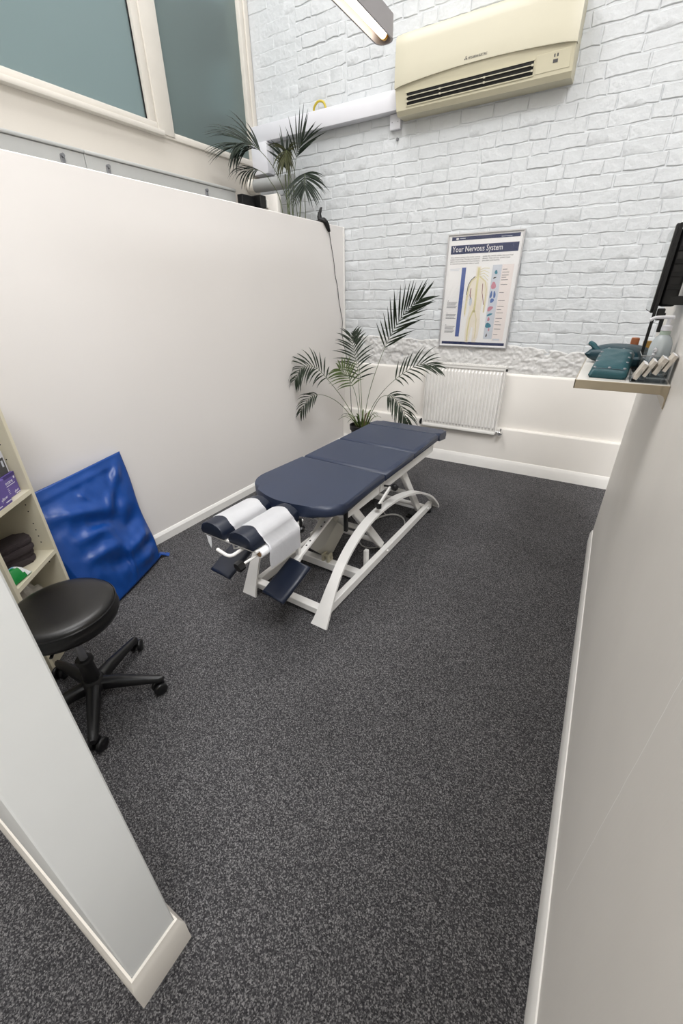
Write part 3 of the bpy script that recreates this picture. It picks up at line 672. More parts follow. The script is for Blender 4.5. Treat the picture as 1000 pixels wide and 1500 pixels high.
for i in range(n1+1):
    A = []; B = []
    for j in range(n2+1):
        u, v = i/n1, j/n2
        f = FBL.lerp(FBR, u).lerp(FTL.lerp(FTR, u), v); b = BBL.lerp(BBR, u).lerp(BTL.lerp(BTR, u), v)
        edge = min(1, min(u, 1-u)*9)*min(1, min(v+.03, 1-v)*9)
        N = V((.80, -.10, .50)).normalized()
        belly = .06*(1-(2*u-1)**2)*(1-abs(2*v-.8)**2.0 if abs(2*v-.8) < 1 else 0)
        d = belly + edge*(1.35*sum(fold(u, v, *q) for q in FOLDS) + .010*noise.noise(V((u*5, v*5, 1))) + .006*noise.noise(V((u*13, v*11, 4))))
        p = f + N*d
        if v > .0: p.z = max(p.z, .004)
        p += V((0, 1, 0))*(.022*math.sin(v*9.0)*max(0, u-.9)*10*(1-v)*.6)
        p.x = max(p.x, XP+.012)
        A.append(bm.verts.new(p)); B.append(bm.verts.new(b) if 0 < i < n1 and 0 < j < n2 else A[-1])
    fr.append(A); bk_.append(B)
for i in range(n1):
    for j in range(n2):
        bm.faces.new((fr[i][j], fr[i+1][j], fr[i+1][j+1], fr[i][j+1]))
        q = list(dict.fromkeys((bk_[i][j], bk_[i][j+1], bk_[i+1][j+1], bk_[i+1][j])))
        if len(q) > 2:
            try: bm.faces.new(q)
            except ValueError: pass
bag = mk('vinyl_bag', bm, 'blue', angle=180)
tag(bag, 'large wrinkled blue vinyl bag leaning against the partition beside the bookcase', 'bag')
bm = nb(); P = [V((-2.165, 1.255, .02)), V((-2.17, 1.285, .03)), V((-2.155, 1.315, .012)), V((-2.14, 1.33, .004))]
for a, b in zip(P, P[1:]): bar(bm, a, b, .035, .006, .001)
mk('pull_tab', bm, 'blue', bag)

# ================================================================ RADIATOR
RD = root('radiator', (-1.03, 3.86, .34), 'white ribbed panel radiator on the back wall below the poster', 'radiator')
X0, X1, Z0, Z1, YR = -1.385, -.680, .345, .938, 3.822
bm = nb(); nr = 22; pr = []
for i in range(nr):
    a = X0 + .016 + (X1-X0-.032)*i/nr; w = (X1-X0-.032)/nr
    pr += [(a, .018), (a+w*.26, .018), (a+w*.44, 0), (a+w*.80, 0), (a+w*.98, .018)]
zs = [Z0+.03, Z0+.045, Z0+.06, Z1-.065, Z1-.05, Z1-.035]
rows = []
for kz, z in enumerate(zs):
    s = {0: 1.3, 1: .7, 2: 0, 3: 0, 4: .7, 5: 1.3}[kz]
    rows.append([bm.verts.new((x, YR + min(.018, d + s*.018), z)) for x, d in pr])
for a, b in zip(rows, rows[1:]):
    for k in range(len(pr)-1): bm.faces.new((a[k], a[k+1], b[k+1], b[k]))
mk('ribbed_panel', bm, 'enam', RD, angle=15)
bm = nb(); b3(bm, X0+.006, X1-.006, YR+.020, YR+.023, Z0, Z1-.004, .002, 1); b3(bm, X0+.006, X1-.006, YR+.006, YR+.016, Z0, Z0+.028, .004, 2); b3(bm, X0+.006, X1-.006, YR+.006, YR+.016, Z1-.034, Z1-.006, .004, 2); mk('panel_border', bm, 'gloss', RD)
for x in (X0, X1-.006):
    bm = nb(); b3(bm, x, x+.006, YR+.0, YR+.075, Z0+.01, Z1-.008, .002, 1); mk('side_cover', bm, 'gloss', RD)
bm = nb(); b3(bm, X0, X1, YR+.0, YR+.008, Z1-.008, Z1+.002); b3(bm, X0, X1, YR+.07, YR+.077, Z1-.008, Z1+.002)
for i in range(34): x = X0+.004 + (X1-X0-.012)*i/33; b3(bm, x, x+.004, YR+.008, YR+.07, Z1-.006, Z1+.001)
mk('top_grille', bm, 'gloss', RD, smooth=False)
bm = nb(); b3(bm, X0+.01, X1-.01, YR+.058, YR+.07, Z0, Z1-.02, .002, 1); mk('rear_panel', bm, 'gloss', RD)
bm = nb(); cyl(bm, (X1-.02, YR+.035, Z0+.022), (X1+.055, YR+.035, Z0+.022), .011, 12); cyl(bm, (X1+.04, YR+.035, Z0+.022), (X1+.04, YR+.035, .404), .0075, 10)
vl = mk('valve_body', bm, 'chrome', RD)
bm = nb(); lathe(bm, (X1+.04, YR+.035, Z0+.022), [(0, -.052), (.014, -.052), (.021, -.044), (.021, -.018), (.013, -.012), (.013, 0), (0, 0)], 14, V((0, 1, 0))); mk('valve_cap', bm, 'chrome', vl)
bm = nb(); cyl(bm, (X0-.035, YR+.035, Z0+.025), (X0+.02, YR+.035, Z0+.025), .012, 12); cyl(bm, (X0-.02, YR+.035, Z0+.025), (X0-.02, YR+.035, .404), .0075, 10); cyl(bm, (X0-.02, YR+.035, Z0+.005), (X0-.02, YR+.035, Z0+.045), .016, 10); mk('lockshield_valve', bm, 'dark', RD)
bm = nb(); cyl(bm, (X1, YR+.035, Z1-.03), (X1+.014, YR+.035, Z1-.03), .011, 10); mk('bleed_plug', bm, 'dark', RD)

# ================================================================ POSTER
PX0, PX1, PZ0, PZ1, PY = -1.321, -.722, 1.073, 1.925, 3.928
PO = root('framed_poster', ((PX0+PX1)/2, 3.95, PZ0), 'silver-framed nervous system anatomy poster hanging on the white brick wall', 'poster')
PW, PH = PX1-PX0, PZ1-PZ0
for a in ((PX0, PX1, PZ0, PZ0+.010), (PX0, PX1, PZ1-.010, PZ1), (PX0, PX0+.010, PZ0+.010, PZ1-.010), (PX1-.010, PX1, PZ0+.010, PZ1-.010)):
    bm = nb(); b3(bm, a[0], a[1], PY-.008, PY+.018, a[2], a[3], .0015, 1); mk('frame_rail', bm, 'alu', PO)
bm = nb(); b3(bm, PX0+.008, PX1-.008, PY+.004, PY+.012, PZ0+.008, PZ1-.008); SH = mk('printed_sheet', bm, 'sheet', PO, smooth=False)
bm = nb(); b3(bm, PX0+.009, PX1-.009, PY-.0035, PY-.0015, PZ0+.009, PZ1-.009); mk('glazing', bm, 'glaze', PO, smooth=False)
lay = [0]
def pu(u): return PX0 + .012 + u*(PW-.024)
def pv(v): return PZ1 - .012 - v*(PH-.024)
def flat(nm, pts, mt, par=SH, lv=1):
    y = PY+.004 - .0006*lv; bm = nb(); bm.faces.new([bm.verts.new((pu(u), y, pv(v))) for u, v in pts]); return mk(nm, bm, mt, par, smooth=False)
def rc(nm, u0, u1, v0, v1, mt, lv=1): return flat(nm, [(u0, v0), (u1, v0), (u1, v1), (u0, v1)], mt, SH, lv)
def ell(nm, cu, cv, ru, rv, mt, lv=2, rot=0, k=14, wob=0):
    pts = []
    for i in range(k):
        a = 2*math.pi*i/k; w = 1 + wob*math.sin(3*a+1); x, y = ru*w*math.cos(a), rv*w*math.sin(a)
        pts.append((cu + x*math.cos(rot) - y*math.sin(rot)*.7, cv + x*math.sin(rot)*.7 + y*math.cos(rot)))
    return flat(nm, pts, mt, SH, lv)
def ptext(s, u, v, size, mt='ptext', width=None, lv=2):
    return text_mesh('lettering', s, size, M.Translation((pu(u), PY+.004-.0006*lv, pv(v))) @ M.Rotation(math.pi/2, 4, 'X'), mt, SH, .0002, width*(PW-.024) if width else None)
rc('header_band', .035, .965, .012, .042, 'pnavy'); ell('header_mark', .115, .028, .022, .007, 'sheet', 2); rc('header_print', .15, .23, .024, .029, 'pgrey', 2); rc('header_print', .72, .86, .030, .034, 'pgrey', 2)
rc('title_band', .035, .965, .083, .157, 'pnavy'); ptext('Your Nervous System', .055, .139, .058, 'sheet', .70)
T1 = ['Your nervous system is the master control', 'system of your body. Through your brain and', 'spinal cord, it coordinates all of your functions', 'to move and communicate, adapt or sense,']
T2 = ['sense the world, think, feel and heal', 'disease. Your nervous system keeps', 'you alive and healthy.']
for i, t in enumerate(T1): ptext(t, .04, .190+.018*i, .0135, width=.42)
for i, t in enumerate(T2): ptext(t, .50, .190+.018*i, .0135, width=.42*len(t)/38)
rc('blue_bar', .225, .285, .275, .915, 'pblue')
rc('left_print', .045, .20, .283, .287, 'pgrey'); rc('left_print', .045, .18, .297, .301, 'pgrey')
for v0, nl in ((.585, 5), (.700, 4), (.815, 6)):
    rc('number_mark', .06, .07, v0-.015, v0-.008, 'ptext')
    for i in range(nl): rc('print_line', .05, .205-.012*((i*7) % 3), v0+.0125*i, v0+.004+.0125*i, 'ptext')
rc('organ_column', .66, .785, .262, .93, 'pgrey'); rc('label_column', .785, .945, .262, .945, 'ppink')
# torso with arms, spine and nerves
body = [(.435, .27), (.50, .27), (.505, .35), (.575, .385), (.625, .42), (.64, .50), (.635, .62), (.625, .68), (.60, .68), (.60, .60), (.592, .50), (.575, .58), (.565, .68), (.58, .78), (.575, .90), (.545, .97), (.49, .97), (.485, .82), (.46, .82), (.44, .97), (.385, .97), (.375, .88), (.375, .76), (.40, .66), (.39, .56), (.378, .50), (.362, .60), (.352, .72), (.33, .72), (.318, .66), (.325, .52), (.335, .43), (.375, .385), (.435, .35)]
flat('torso', body, 'pskin', SH, 1)
def strip(nm, pts, w, mt, lv=2):
    L = []; R = []
    for i, (u, v) in enumerate(pts):
        a = pts[max(i-1, 0)]; b = pts[min(i+1, len(pts)-1)]; du, dv = b[0]-a[0], b[1]-a[1]; l = math.hypot(du, dv*1.4) or 1
        L.append((u - dv*1.4/l*w, v + du/l*w*.7)); R.append((u + dv*1.4/l*w, v - du/l*w*.7))
    return flat(nm, L + R[::-1], mt, SH, lv)
strip('spine', [(.47, .28), (.47, .45), (.475, .60), (.47, .68)], .014, 'pyel')
strip('arm_nerve', [(.45, .36), (.38, .40), (.352, .47), (.338, .60), (.335, .70)], .007, 'pyel')
strip('arm_nerve', [(.50, .36), (.58, .40), (.612, .47), (.615, .60), (.612, .68)], .006, 'pyel')
strip('leg_nerve', [(.46, .66), (.42, .74), (.41, .85), (.412, .96)], .010, 'pyel'); strip('leg_nerve', [(.48, .66), (.52, .74), (.53, .86), (.525, .93)], .005, 'pyel')
strip('shoulder_edge', [(.43, .355), (.375, .388), (.345, .43), (.33, .52)], .005, 'grey'); strip('chest_edge', [(.39, .46), (.385, .52), (.40, .56)], .005, 'pred'); strip('chest_edge', [(.55, .42), (.557, .50), (.582, .56), (.60, .61)], .004, 'pred')
for i in range(4): strip('neck_nerve', [(.48, .30+.02*i), (.55, .285+.022*i), (.62, .29+.035*i)], .003, 'pyel')
ell('hip_shape', .405, .58, .022, .04, 'pgrey', 2)
for cu, cv, ru, rv, mt_, rot in ((.715, .325, .022, .018, 'pteal', .5), (.705, .372, .022, .006, 'grey', -.3), (.705, .44, .035, .032, 'porg', .3), (.688, .52, .016, .034, 'pbl', .25), (.735, .52, .016, .034, 'pbl', -.25), (.712, .572, .028, .02, 'pbl', -.4),
                            (.700, .645, .042, .022, 'porg', -.5), (.705, .70, .04, .011, 'pteal', -.35), (.70, .742, .017, .018, 'porg', 0), (.705, .80, .042, .024, 'pteal', .1), (.725, .84, .010, .016, 'porg', 0), (.700, .895, .010, .018, 'grey', .3)):
    ell('organ', cu, cv, ru, rv, mt_, 2, rot, wob=.12)
for i, v0 in enumerate((.30, .325, .35, .368, .39, .43, .50, .57, .62, .65, .68, .73, .76, .79, .83, .88)): rc('label_line', .80, .80+(.09 if i % 3 else .06), v0, v0+.004, 'ptext', 2)
rc('label_print', .80, .90, .925, .94, 'pgrey', 2); rc('footer_band', .025, .975, .965, .992, 'pnavy')

# ================================================================ AIR CONDITIONER AND TRUNKING
AX0, AX1, AYF = -1.785, -.575, 3.757
AC = root('air_conditioner', (-1.18, 3.95, 2.68), 'cream wall-mounted air conditioner high on the white brick wall', 'air conditioner')
bm = nb(); prof = [(3.95, 2.70), (3.95, 3.115), (3.80, 3.115), (3.775, 3.10), (3.768, 3.02), (3.768, 2.862), (3.775, 2.845), (3.80, 2.72), (3.825, 2.695)]
T = M(((0, 0, 1, AX0+.006), (1, 0, 0, 0), (0, 1, 0, 0), (0, 0, 0, 1))); prism(bm, prof, AX1-AX0-.012, T, .006, 2); mk('casing', bm, 'acd', AC, angle=30)
# front panel with a gently bowed lower edge
n = 24; bm = nb(); fr = []; bk2 = []
for i in range(n+1):
    t = i/n; x = AX0 + (AX1-AX0)*t; bow = .030*math.sin(math.pi*t)**.8
    e = min(t, 1-t); ro = .012*max(0, 1-e/.02)
    zs_ = (2.838+bow, 2.848+bow, 2.95, 3.05, 3.10, 3.118)
    fr.append([bm.verts.new((x, AYF + ro + (0, -.002, 0, 0, .004, .018)[k], z)) for k, z in enumerate(zs_)]); bk2.append([bm.verts.new((x, AYF+.06, z)) for z in (zs_[0]+.004, zs_[-1])])
for a, b in zip(fr, fr[1:]):
    for k in range(5): bm.faces.new((a[k], b[k], b[k+1], a[k+1]))
for a, b, c, d in zip(fr, fr[1:], bk2, bk2[1:]): bm.faces.new((a[0], c[0], d[0], b[0])); bm.faces.new((a[5], b[5], d[1], c[1]))
for a, c in ((fr[0], bk2[0]), (fr[-1], bk2[-1])): bm.faces.new(a + [c[1], c[0]])
fp = mk('front_panel', bm, 'ac', AC, angle=40)
TT = lambda x, z: M.Translation((x, AYF-.0035, z)) @ M.Rotation(math.pi/2, 4, 'X')
text_mesh('lettering', 'MITSUBISHI ELECTRIC', .017, TT(-1.24, 2.886), 'grey', fp, .0008, .125)
bm = nb(); 
for k in range(3):
    a = math.radians(90+120*k); c = V((-1.256, AYF-.0035, 2.893)); d = V((math.cos(a), 0, math.sin(a))); s = V((-d.z, 0, d.x))
    bm.faces.new([bm.verts.new(c), bm.verts.new(c+d*.007+s*.004), bm.verts.new(c+d*.013), bm.verts.new(c+d*.007-s*.004)])
mk('maker_mark', bm, 'grey', fp, smooth=False)
# sloped lower face runs (3.775,2.845) -> (3.80,2.72): build vent in that plane
pa, pb = V((0, 3.775, 2.845)), V((0, 3.80, 2.72)); dv = (pb-pa).normalized(); nv = V((0, -dv.z, dv.y)); nv = nv if nv.y < 0 else -nv
def sl(x, t, o=0): p = pa + dv*t + nv*o; return V((x, p.y, p.z))
def slbox(nm, x0, x1, t0, t1, o0, o1, mt, par, bev=0.):
    F = M((V((1, 0, 0)), dv, nv)).transposed(); bm = nb(); c = sl((x0+x1)/2, (t0+t1)/2, (o0+o1)/2)
    box(bm, c, (x1-x0, t1-t0, o1-o0), F, bev, 1); return mk(nm, bm, mt, par)
VX0, VX1 = -1.69, -.815
vent = slbox('air_outlet', VX0, VX1, .040, .106, .0, .002, 'black', AC)
for t in (.060, .086): slbox('louvre', VX0+.005, VX1-.005, t-.002, t+.002, .002, .014, 'ac', vent)
for x in (-1.69, -1.44, -1.13, -.825):
    for t in (.056, .081): slbox('louvre_clip', x, x+.012, t, t+.010, .002, .016, 'ac', vent)
slbox('outlet_rim', VX0-.006, VX1+.006, .034, .040, 0, .006, 'acd', vent); slbox('outlet_rim', VX0-.006, VX1+.006, .106, .112, 0, .006, 'acd', vent)
ir = slbox('sensor_panel', -.80, -.60, .022, .108, 0, .0025, 'acd', AC, .001)
slbox('status_window', -.700, -.672, .058, .074, .0025, .004, 'grey', ir); slbox('status_mark', -.698, -.69, .034, .048, .0025, .0035, 'grey', ir); slbox('status_mark', -.68, -.672, .034, .048, .0025, .0035, 'grey', ir)
bm = nb(); b3(bm, -3.285, -1.7925, 3.862, 3.945, 2.752, 2.872, .004, 2); TRK = mk('cable_trunking', bm, 'pvcw'); tag(TRK, 'long white box trunking running along the brick wall to the air conditioner', 'trunking')
bm = nb(); b3(bm, -3.285, -3.10, 3.852, 3.945, 2.52, 2.751, .004, 2); dr = mk('trunking_drop', bm, 'pvcw'); tag(dr, 'short white vertical trunking box in the corner behind the upper palm', 'trunking')
bm = nb(); b3(bm, -1.885, -1.795, 3.918, 3.948, 2.655, 2.750, .004, 2); jb = mk('junction_box', bm, 'pvcw'); tag(jb, 'small white junction box under the left end of the air conditioner', 'junction box')
for x in (-1.865, -1.815):
    bm = nb(); disc(bm, (x, 3.9175, 2.70), .004, (0, -1, 0), 8); mk('screw', bm, 'steel', jb, smooth=False)
bm = nb(); lathe(bm, (-1.826, 3.955, 2.60), [(0, -.025), (.006, -.025), (.009, -.018), (.012, 0), (0, 0)], 8, V((0, 1, 0))); tag(mk('wall_plug', bm, 'steel'), 'small grey wall plug in the bricks below the junction box', 'plug')
bm = nb(); tube(bm, smoothpts([(-2.60, 3.91, 2.872), (-2.59, 3.90, 2.905), (-2.55, 3.90, 2.935), (-2.50, 3.905, 2.925), (-2.475, 3.91, 2.873)], 6), .009, 8); tag(mk('cable_loop', bm, 'ywire'), 'yellow cable loop sticking up out of the white trunking', 'cable')
# pipe sleeve, box and ballast stuff in the corner
bm = nb(); cyl(bm, (-3.23, 3.80, 2.425), (-2.80, 3.84, 2.425), .052, 20); ps = mk('pipe_sleeve', bm, 'duct'); tag(ps, 'short grey pipe with a cream end collar in the corner behind the upper palm', 'pipe')
bm = nb(); cyl(bm, (-3.29, 3.795, 2.425), (-3.225, 3.80, 2.425), .057, 20); mk('end_collar', bm, 'cream', ps)
bm = nb(); b3(bm, -3.05, -2.99, 3.335, 3.50, 2.2, 2.28, .004, 1); b3(bm, -3.05, -2.93, 3.50, 3.58, 2.2, 2.29, .004, 1); tag(mk('beam_end_gap', bm, 'black'), 'dark gap at the end of the grey beam, filled in with black blocks', 'bracket')  # black blocks stand in for the dark gap past the beam end
bm = nb(); b3(bm, -3.04, -2.82, 3.60, 3.66, 2.0, 2.305, .012, 2); b3(bm, -2.99, -2.92, 3.585, 3.60, 2.2, 2.27, .006, 1); tag(mk('white_box', bm, 'plaster'), 'small white box behind the partition beside the grey pipe', 'box')

# ================================================================ CEILING LAMP
lx = -1.31; z0 = 2.62; y1 = 2.66; y0 = .95
LP = root('pendant_light', (lx, 1.8, z0), 'slim grey pendant fluorescent light hanging in front of the brick wall', 'lamp')
def ushape(bm, w, h, ya, yb, zt, r, th):
    pts_o = rrect(w, yb-ya, r, 6); pts_i = [(x*(1-2*th/w), y*(1-2*th/(yb-ya))) for x, y in pts_o]
    n = len(pts_o); cy = (ya+yb)/2
    O0 = [bm.verts.new((lx+x, cy+y, zt-h)) for x, y in pts_o]; O1 = [bm.verts.new((lx+x, cy+y, zt)) for x, y in pts_o]
    I0 = [bm.verts.new((lx+x, cy+y, zt-h)) for x, y in pts_i]; I1 = [bm.verts.new((lx+x, cy+y, zt-.012)) for x, y in pts_i]
    for i in range(n):
        k = (i+1) % n
        bm.faces.new((O0[i], O0[k], O1[k], O1[i])); bm.faces.new((O0[i], I0[i], I0[k], O0[k])); bm.faces.new((I0[i], I1[i], I1[k], I0[k]))
    bm.faces.new(O1); bm.faces.new(I1)
bm = nb(); ushape(bm, .098, .085, y0, y1, z0+.085, .046, .007); mk('lamp_housing', bm, 'lampb', LP, angle=40)
bm = nb(); b3(bm, lx-.036, lx+.036, y0+.04, y1-.04, z0+.055, z0+.058); mk('reflector', bm, 'refl', LP)
bm = nb(); cyl(bm, (lx, y0+.05, z0+.025), (lx, y1-.045, z0+.025), .019, 16); mk('tube', bm, 'tube', LP)
for y in (y0+.03, y1-.045):
    bm = nb(); cyl(bm, (lx, y, z0+.025), (lx, y+.018, z0+.025), .021, 14); b3(bm, lx-.012, lx+.012, y, y+.018, z0+.03, z0+.07, .003, 1); mk('lamp_holder', bm, 'brass', LP)
for y in (1.2, 2.4):
    bm = nb(); cyl(bm, (lx, y, z0+.085), (lx, y, 5.75), .0015, 6); mk('suspension_wire', bm, 'steel', LP)
ll = area('tube_light', (lx, (y0+y1)/2, z0-.01), (0, 0, 0), .06, 1.5, 1.5, (1.0, .93, .82)); 

# ================================================================ PALMS
def frond(par, pts, start, npair, L, n, mt='leaf', ang=(.95, .35), droop=.35, r=.0035, w=.0085, seed=1, sides=(-1, 1), curl=0., name='frond'):
    """one palm leaf: stem through pts, leaflets from fraction start; n = facing of the leaf plane"""
    rnd = random.Random(seed); P = smoothpts(pts, 8); N_ = len(P); n = V(n).normalized(); bm = nb()
    tube(bm, P, [r*(1-.75*i/(N_-1)) for i in range(N_)], 5, mi=1)
    for q in range(npair):
        f = start + (1-start)*(q+.5)/npair; i = min(N_-2, int(f*(N_-1))); t = f*(N_-1)-i; p = P[i].lerp(P[i+1], t)
        d = (P[min(i+2, N_-1)]-P[max(i-1, 0)]).normalized(); sd = d.cross(n).normalized(); g = (f-start)/(1-start)
        for s in sides:
            a = ang[0] + (ang[1]-ang[0])*g + rnd.uniform(-.09, .09); ln = L*(.55+.9*math.sin(math.pi*min(1, .18+.74*g)))*rnd.uniform(.85, 1.08)*.75
            dr = (d*math.cos(a) + sd*s*math.sin(a) + n*rnd.uniform(-.1, .25)).normalized(); side = dr.cross(n).normalized()
            prev = None; c = p.copy(); k = 5; dd = dr.copy()
            for j in range(k+1):
                u = j/k; ww = w*(.35+1.5*u*(1-u)*2 if u < .5 else 1.1*(1-u)**.75*1.5)*.8 if j < k else .0004
                ww = max(ww, .0004); up_ = side.cross(dd).normalized()
                cur = (bm.verts.new(c - side*ww + up_*ww*.5), bm.verts.new(c), bm.verts.new(c + side*ww + up_*ww*.5))
                if prev:
                    bm.faces.new((prev[0], prev[1], cur[1], cur[0])); bm.faces.new((prev[1], prev[2], cur[2], cur[1]))
                prev = cur; dd = (dd + V((0, 0, -droop*1.0/k*(.4+1.6*u))) + side*curl/k*s).normalized(); c = c + dd*ln/k
    if par.name == 'potted_palm':
        for v in bm.verts: v.co.x = max(v.co.x, XP+.012 + .01*abs(math.sin(v.co.z*60)))
    return mk(name, bm, [mt, 'stem'], par, angle=80)
# lower palm: black pot on the floor in the corner behind the table
pc = V((-1.845, 3.43, 0))
PL = root('potted_palm', pc, 'palm in a black pot on the floor in the corner behind the table', 'plant')
bm = nb(); lathe(bm, pc, [(0, 0), (.085, 0), (.105, .34), (.118, .345), (.120, .385), (.110, .387), (.106, .36), (0, .355)], 28); mk('pot', bm, 'dark', PL)
bm = nb(); lathe(bm, pc, [(.105, .350), (.06, .366), (0, .370)], 24); mk('soil', bm, 'soil', PL)
b = lambda dx, dy: pc + V((dx, dy, .36))
fw = (.35, -.9, .3)
frond(PL, [b(.01, 0), (-1.78, 3.44, .68), (-1.70, 3.46, .95), (-1.60, 3.47, 1.18), (-1.47, 3.45, 1.36), (-1.33, 3.43, 1.46)], .50, 17, .25, (.3, -1, .15), ang=(.75, .30), droop=.02, seed=2, w=.009)
frond(PL, [b(-.02, -.01), (-1.99, 3.36, .60), (-2.10, 3.26, .80), (-2.17, 3.15, .93), (-2.235, 3.04, .94), (-2.28, 2.98, .84)], .42, 17, .20, (.45, -.5, .75), ang=(1.15, .5), droop=.85, seed=3, mt='leaf')
frond(PL, [b(-.03, -.02), (-1.98, 3.33, .55), (-2.06, 3.22, .66), (-2.14, 3.12, .70), (-2.20, 3.05, .66), (-2.25, 3.0, .56)], .58, 10, .15, (.3, -.5, .8), ang=(1.0, .4), droop=1.0, seed=4)
frond(PL, [b(-.01, .02), (-1.89, 3.46, .62), (-1.93, 3.50, .85), (-2.0, 3.55, 1.02), (-2.06, 3.60, 1.16)], .42, 15, .20, (.5, -.85, .2), ang=(1.1, .55), droop=.45, seed=5)
frond(PL, [b(.03, .0), (-1.72, 3.40, .58), (-1.58, 3.37, .76), (-1.42, 3.36, .90), (-1.28, 3.40, .98), (-1.17, 3.45, .96)], .50, 13, .19, (.15, -.75, .7), ang=(1.0, .3), droop=.5, seed=6)
frond(PL, [b(.04, -.01), (-1.70, 3.36, .55), (-1.58, 3.28, .70), (-1.46, 3.24, .73), (-1.36, 3.22, .66), (-1.29, 3.22, .53)], .52, 17, .20, (.2, -.55, .8), ang=(1.05, .35), droop=1.0, seed=7)
frond(PL, [b(.0, -.03), (-1.86, 3.36, .62), (-1.90, 3.33, .78), (-1.97, 3.33, .87), (-2.04, 3.34, .90)], .45, 12, .18, (.4, -.7, .5), ang=(1.2, .5), droop=.7, seed=8, mt='leaf2')
frond(PL, [b(-.01, .03), (-1.90, 3.5, .75), (-1.99, 3.60, 1.0), (-2.05, 3.68, 1.14)], .80, 9, .13, (.3, -.9, .2), ang=(.5, .2), droop=.9, seed=31, mt='leaf')
for i in range(16):                                              # short strappy leaves round the stems
    a = 2*math.pi*i/16 + .3*random.random(); l = random.uniform(.10, .20); bs = b(.05*math.cos(a), .05*math.sin(a)); bm = nb(); prev = None
    o = V((math.cos(a), math.sin(a), 0)); sd = V((-o.y, o.x, 0)); h = random.uniform(.10, .20)
    for j in range(7):
        u = j/6; c = bs + o*l*u + V((0, 0, h*math.sin(u*2.2)*.9)); w_ = .010*(1-u)**.6 + .0004
        cur = (bm.verts.new(c-sd*w_+V((0, 0, .003))), bm.verts.new(c), bm.verts.new(c+sd*w_+V((0, 0, .003))))
        if prev: bm.faces.new((prev[0], prev[1], cur[1], cur[0])); bm.faces.new((prev[1], prev[2], cur[2], cur[1]))
        prev = cur
    mk('strap_leaf', bm, random.choice(['grass', 'grass', 'leaf2', 'deadleaf']), PL, angle=80)
# upper palm: stands behind the partition
uc = V((-2.72, 3.62, 0))
PU = root('tall_palm', uc, 'tall palm rising from behind the partition below the frosted window', 'plant')
bm = nb(); lathe(bm, uc, [(0, 0), (.13, 0), (.16, .36), (.17, .38), (.155, .38), (.15, .34), (0, .335)], 24); mk('pot', bm, 'dark', PU)
bm = nb(); lathe(bm, uc, [(.148, .337), (.08, .348), (0, .352)], 20); mk('soil', bm, 'soil', PU)
ub = lambda dx, dy: uc + V((dx, dy, .34))
fr3 = dict(mt='leaf3', r=.005, w=.008)
frond(PU, [ub(-.02, 0), (-2.70, 3.66, 1.6), (-2.76, 3.70, 2.15), (-2.80, 3.60, 2.43), (-2.87, 3.48, 2.575), (-2.92, 3.38, 2.61), (-2.95, 3.28, 2.57)], .66, 26, .36, (.35, -.5, .75), ang=(.95, .4), droop=.6, seed=11, **fr3)
frond(PU, [ub(.0, .03), (-2.68, 3.70, 1.6), (-2.74, 3.72, 2.1), (-2.71, 3.72, 2.40), (-2.67, 3.72, 2.56), (-2.60, 3.72, 2.65)], .78, 9, .25, (.3, -.9, .1), ang=(.75, .2), droop=.15, seed=12, **fr3)
frond(PU, [ub(.03, .0), (-2.62, 3.70, 1.6), (-2.62, 3.74, 2.1), (-2.60, 3.72, 2.36), (-2.55, 3.66, 2.42), (-2.50, 3.58, 2.30)], .80, 16, .25, (.35, -.85, .2), ang=(1.3, .35), droop=.6, seed=13, **fr3)
frond(PU, [ub(.0, -.03), (-2.70, 3.66, 1.6), (-2.72, 3.68, 2.25), (-2.74, 3.69, 2.50), (-2.74, 3.68, 2.60), (-2.72, 3.62, 2.52)], .72, 22, .20, (.2, -.9, .3), ang=(.85, .3), droop=1.1, seed=14, mt='olive', r=.005, w=.007)
frond(PU, [ub(-.03, -.02), (-2.74, 3.60, 1.6), (-2.79, 3.62, 2.2), (-2.85, 3.55, 2.39), (-2.90, 3.48, 2.45), (-2.95, 3.40, 2.44)], .80, 9, .24, (.3, -.5, .8), ang=(.9, .4), droop=1.3, seed=15, **fr3)
frond(PU, [ub(.02, .02), (-2.66, 3.72, 1.6), (-2.72, 3.74, 2.25), (-2.77, 3.74, 2.46), (-2.82, 3.74, 2.58)], .76, 9, .22, (.3, -.9, .1), ang=(.6, .25), droop=.2, seed=16, **fr3)
for dx, dy, tp in ((-.04, .04, (-2.76, 3.66, 2.44)), (.05, .03, (-2.64, 3.74, 2.40)), (.02, -.04, (-2.69, 3.62, 2.5))):
    bm = nb(); tube(bm, smoothpts([ub(dx, dy), (uc.x+dx*.6, uc.y+dy, 1.5), tp], 6), .005, 6); mk('cane', bm, 'stem', PU)

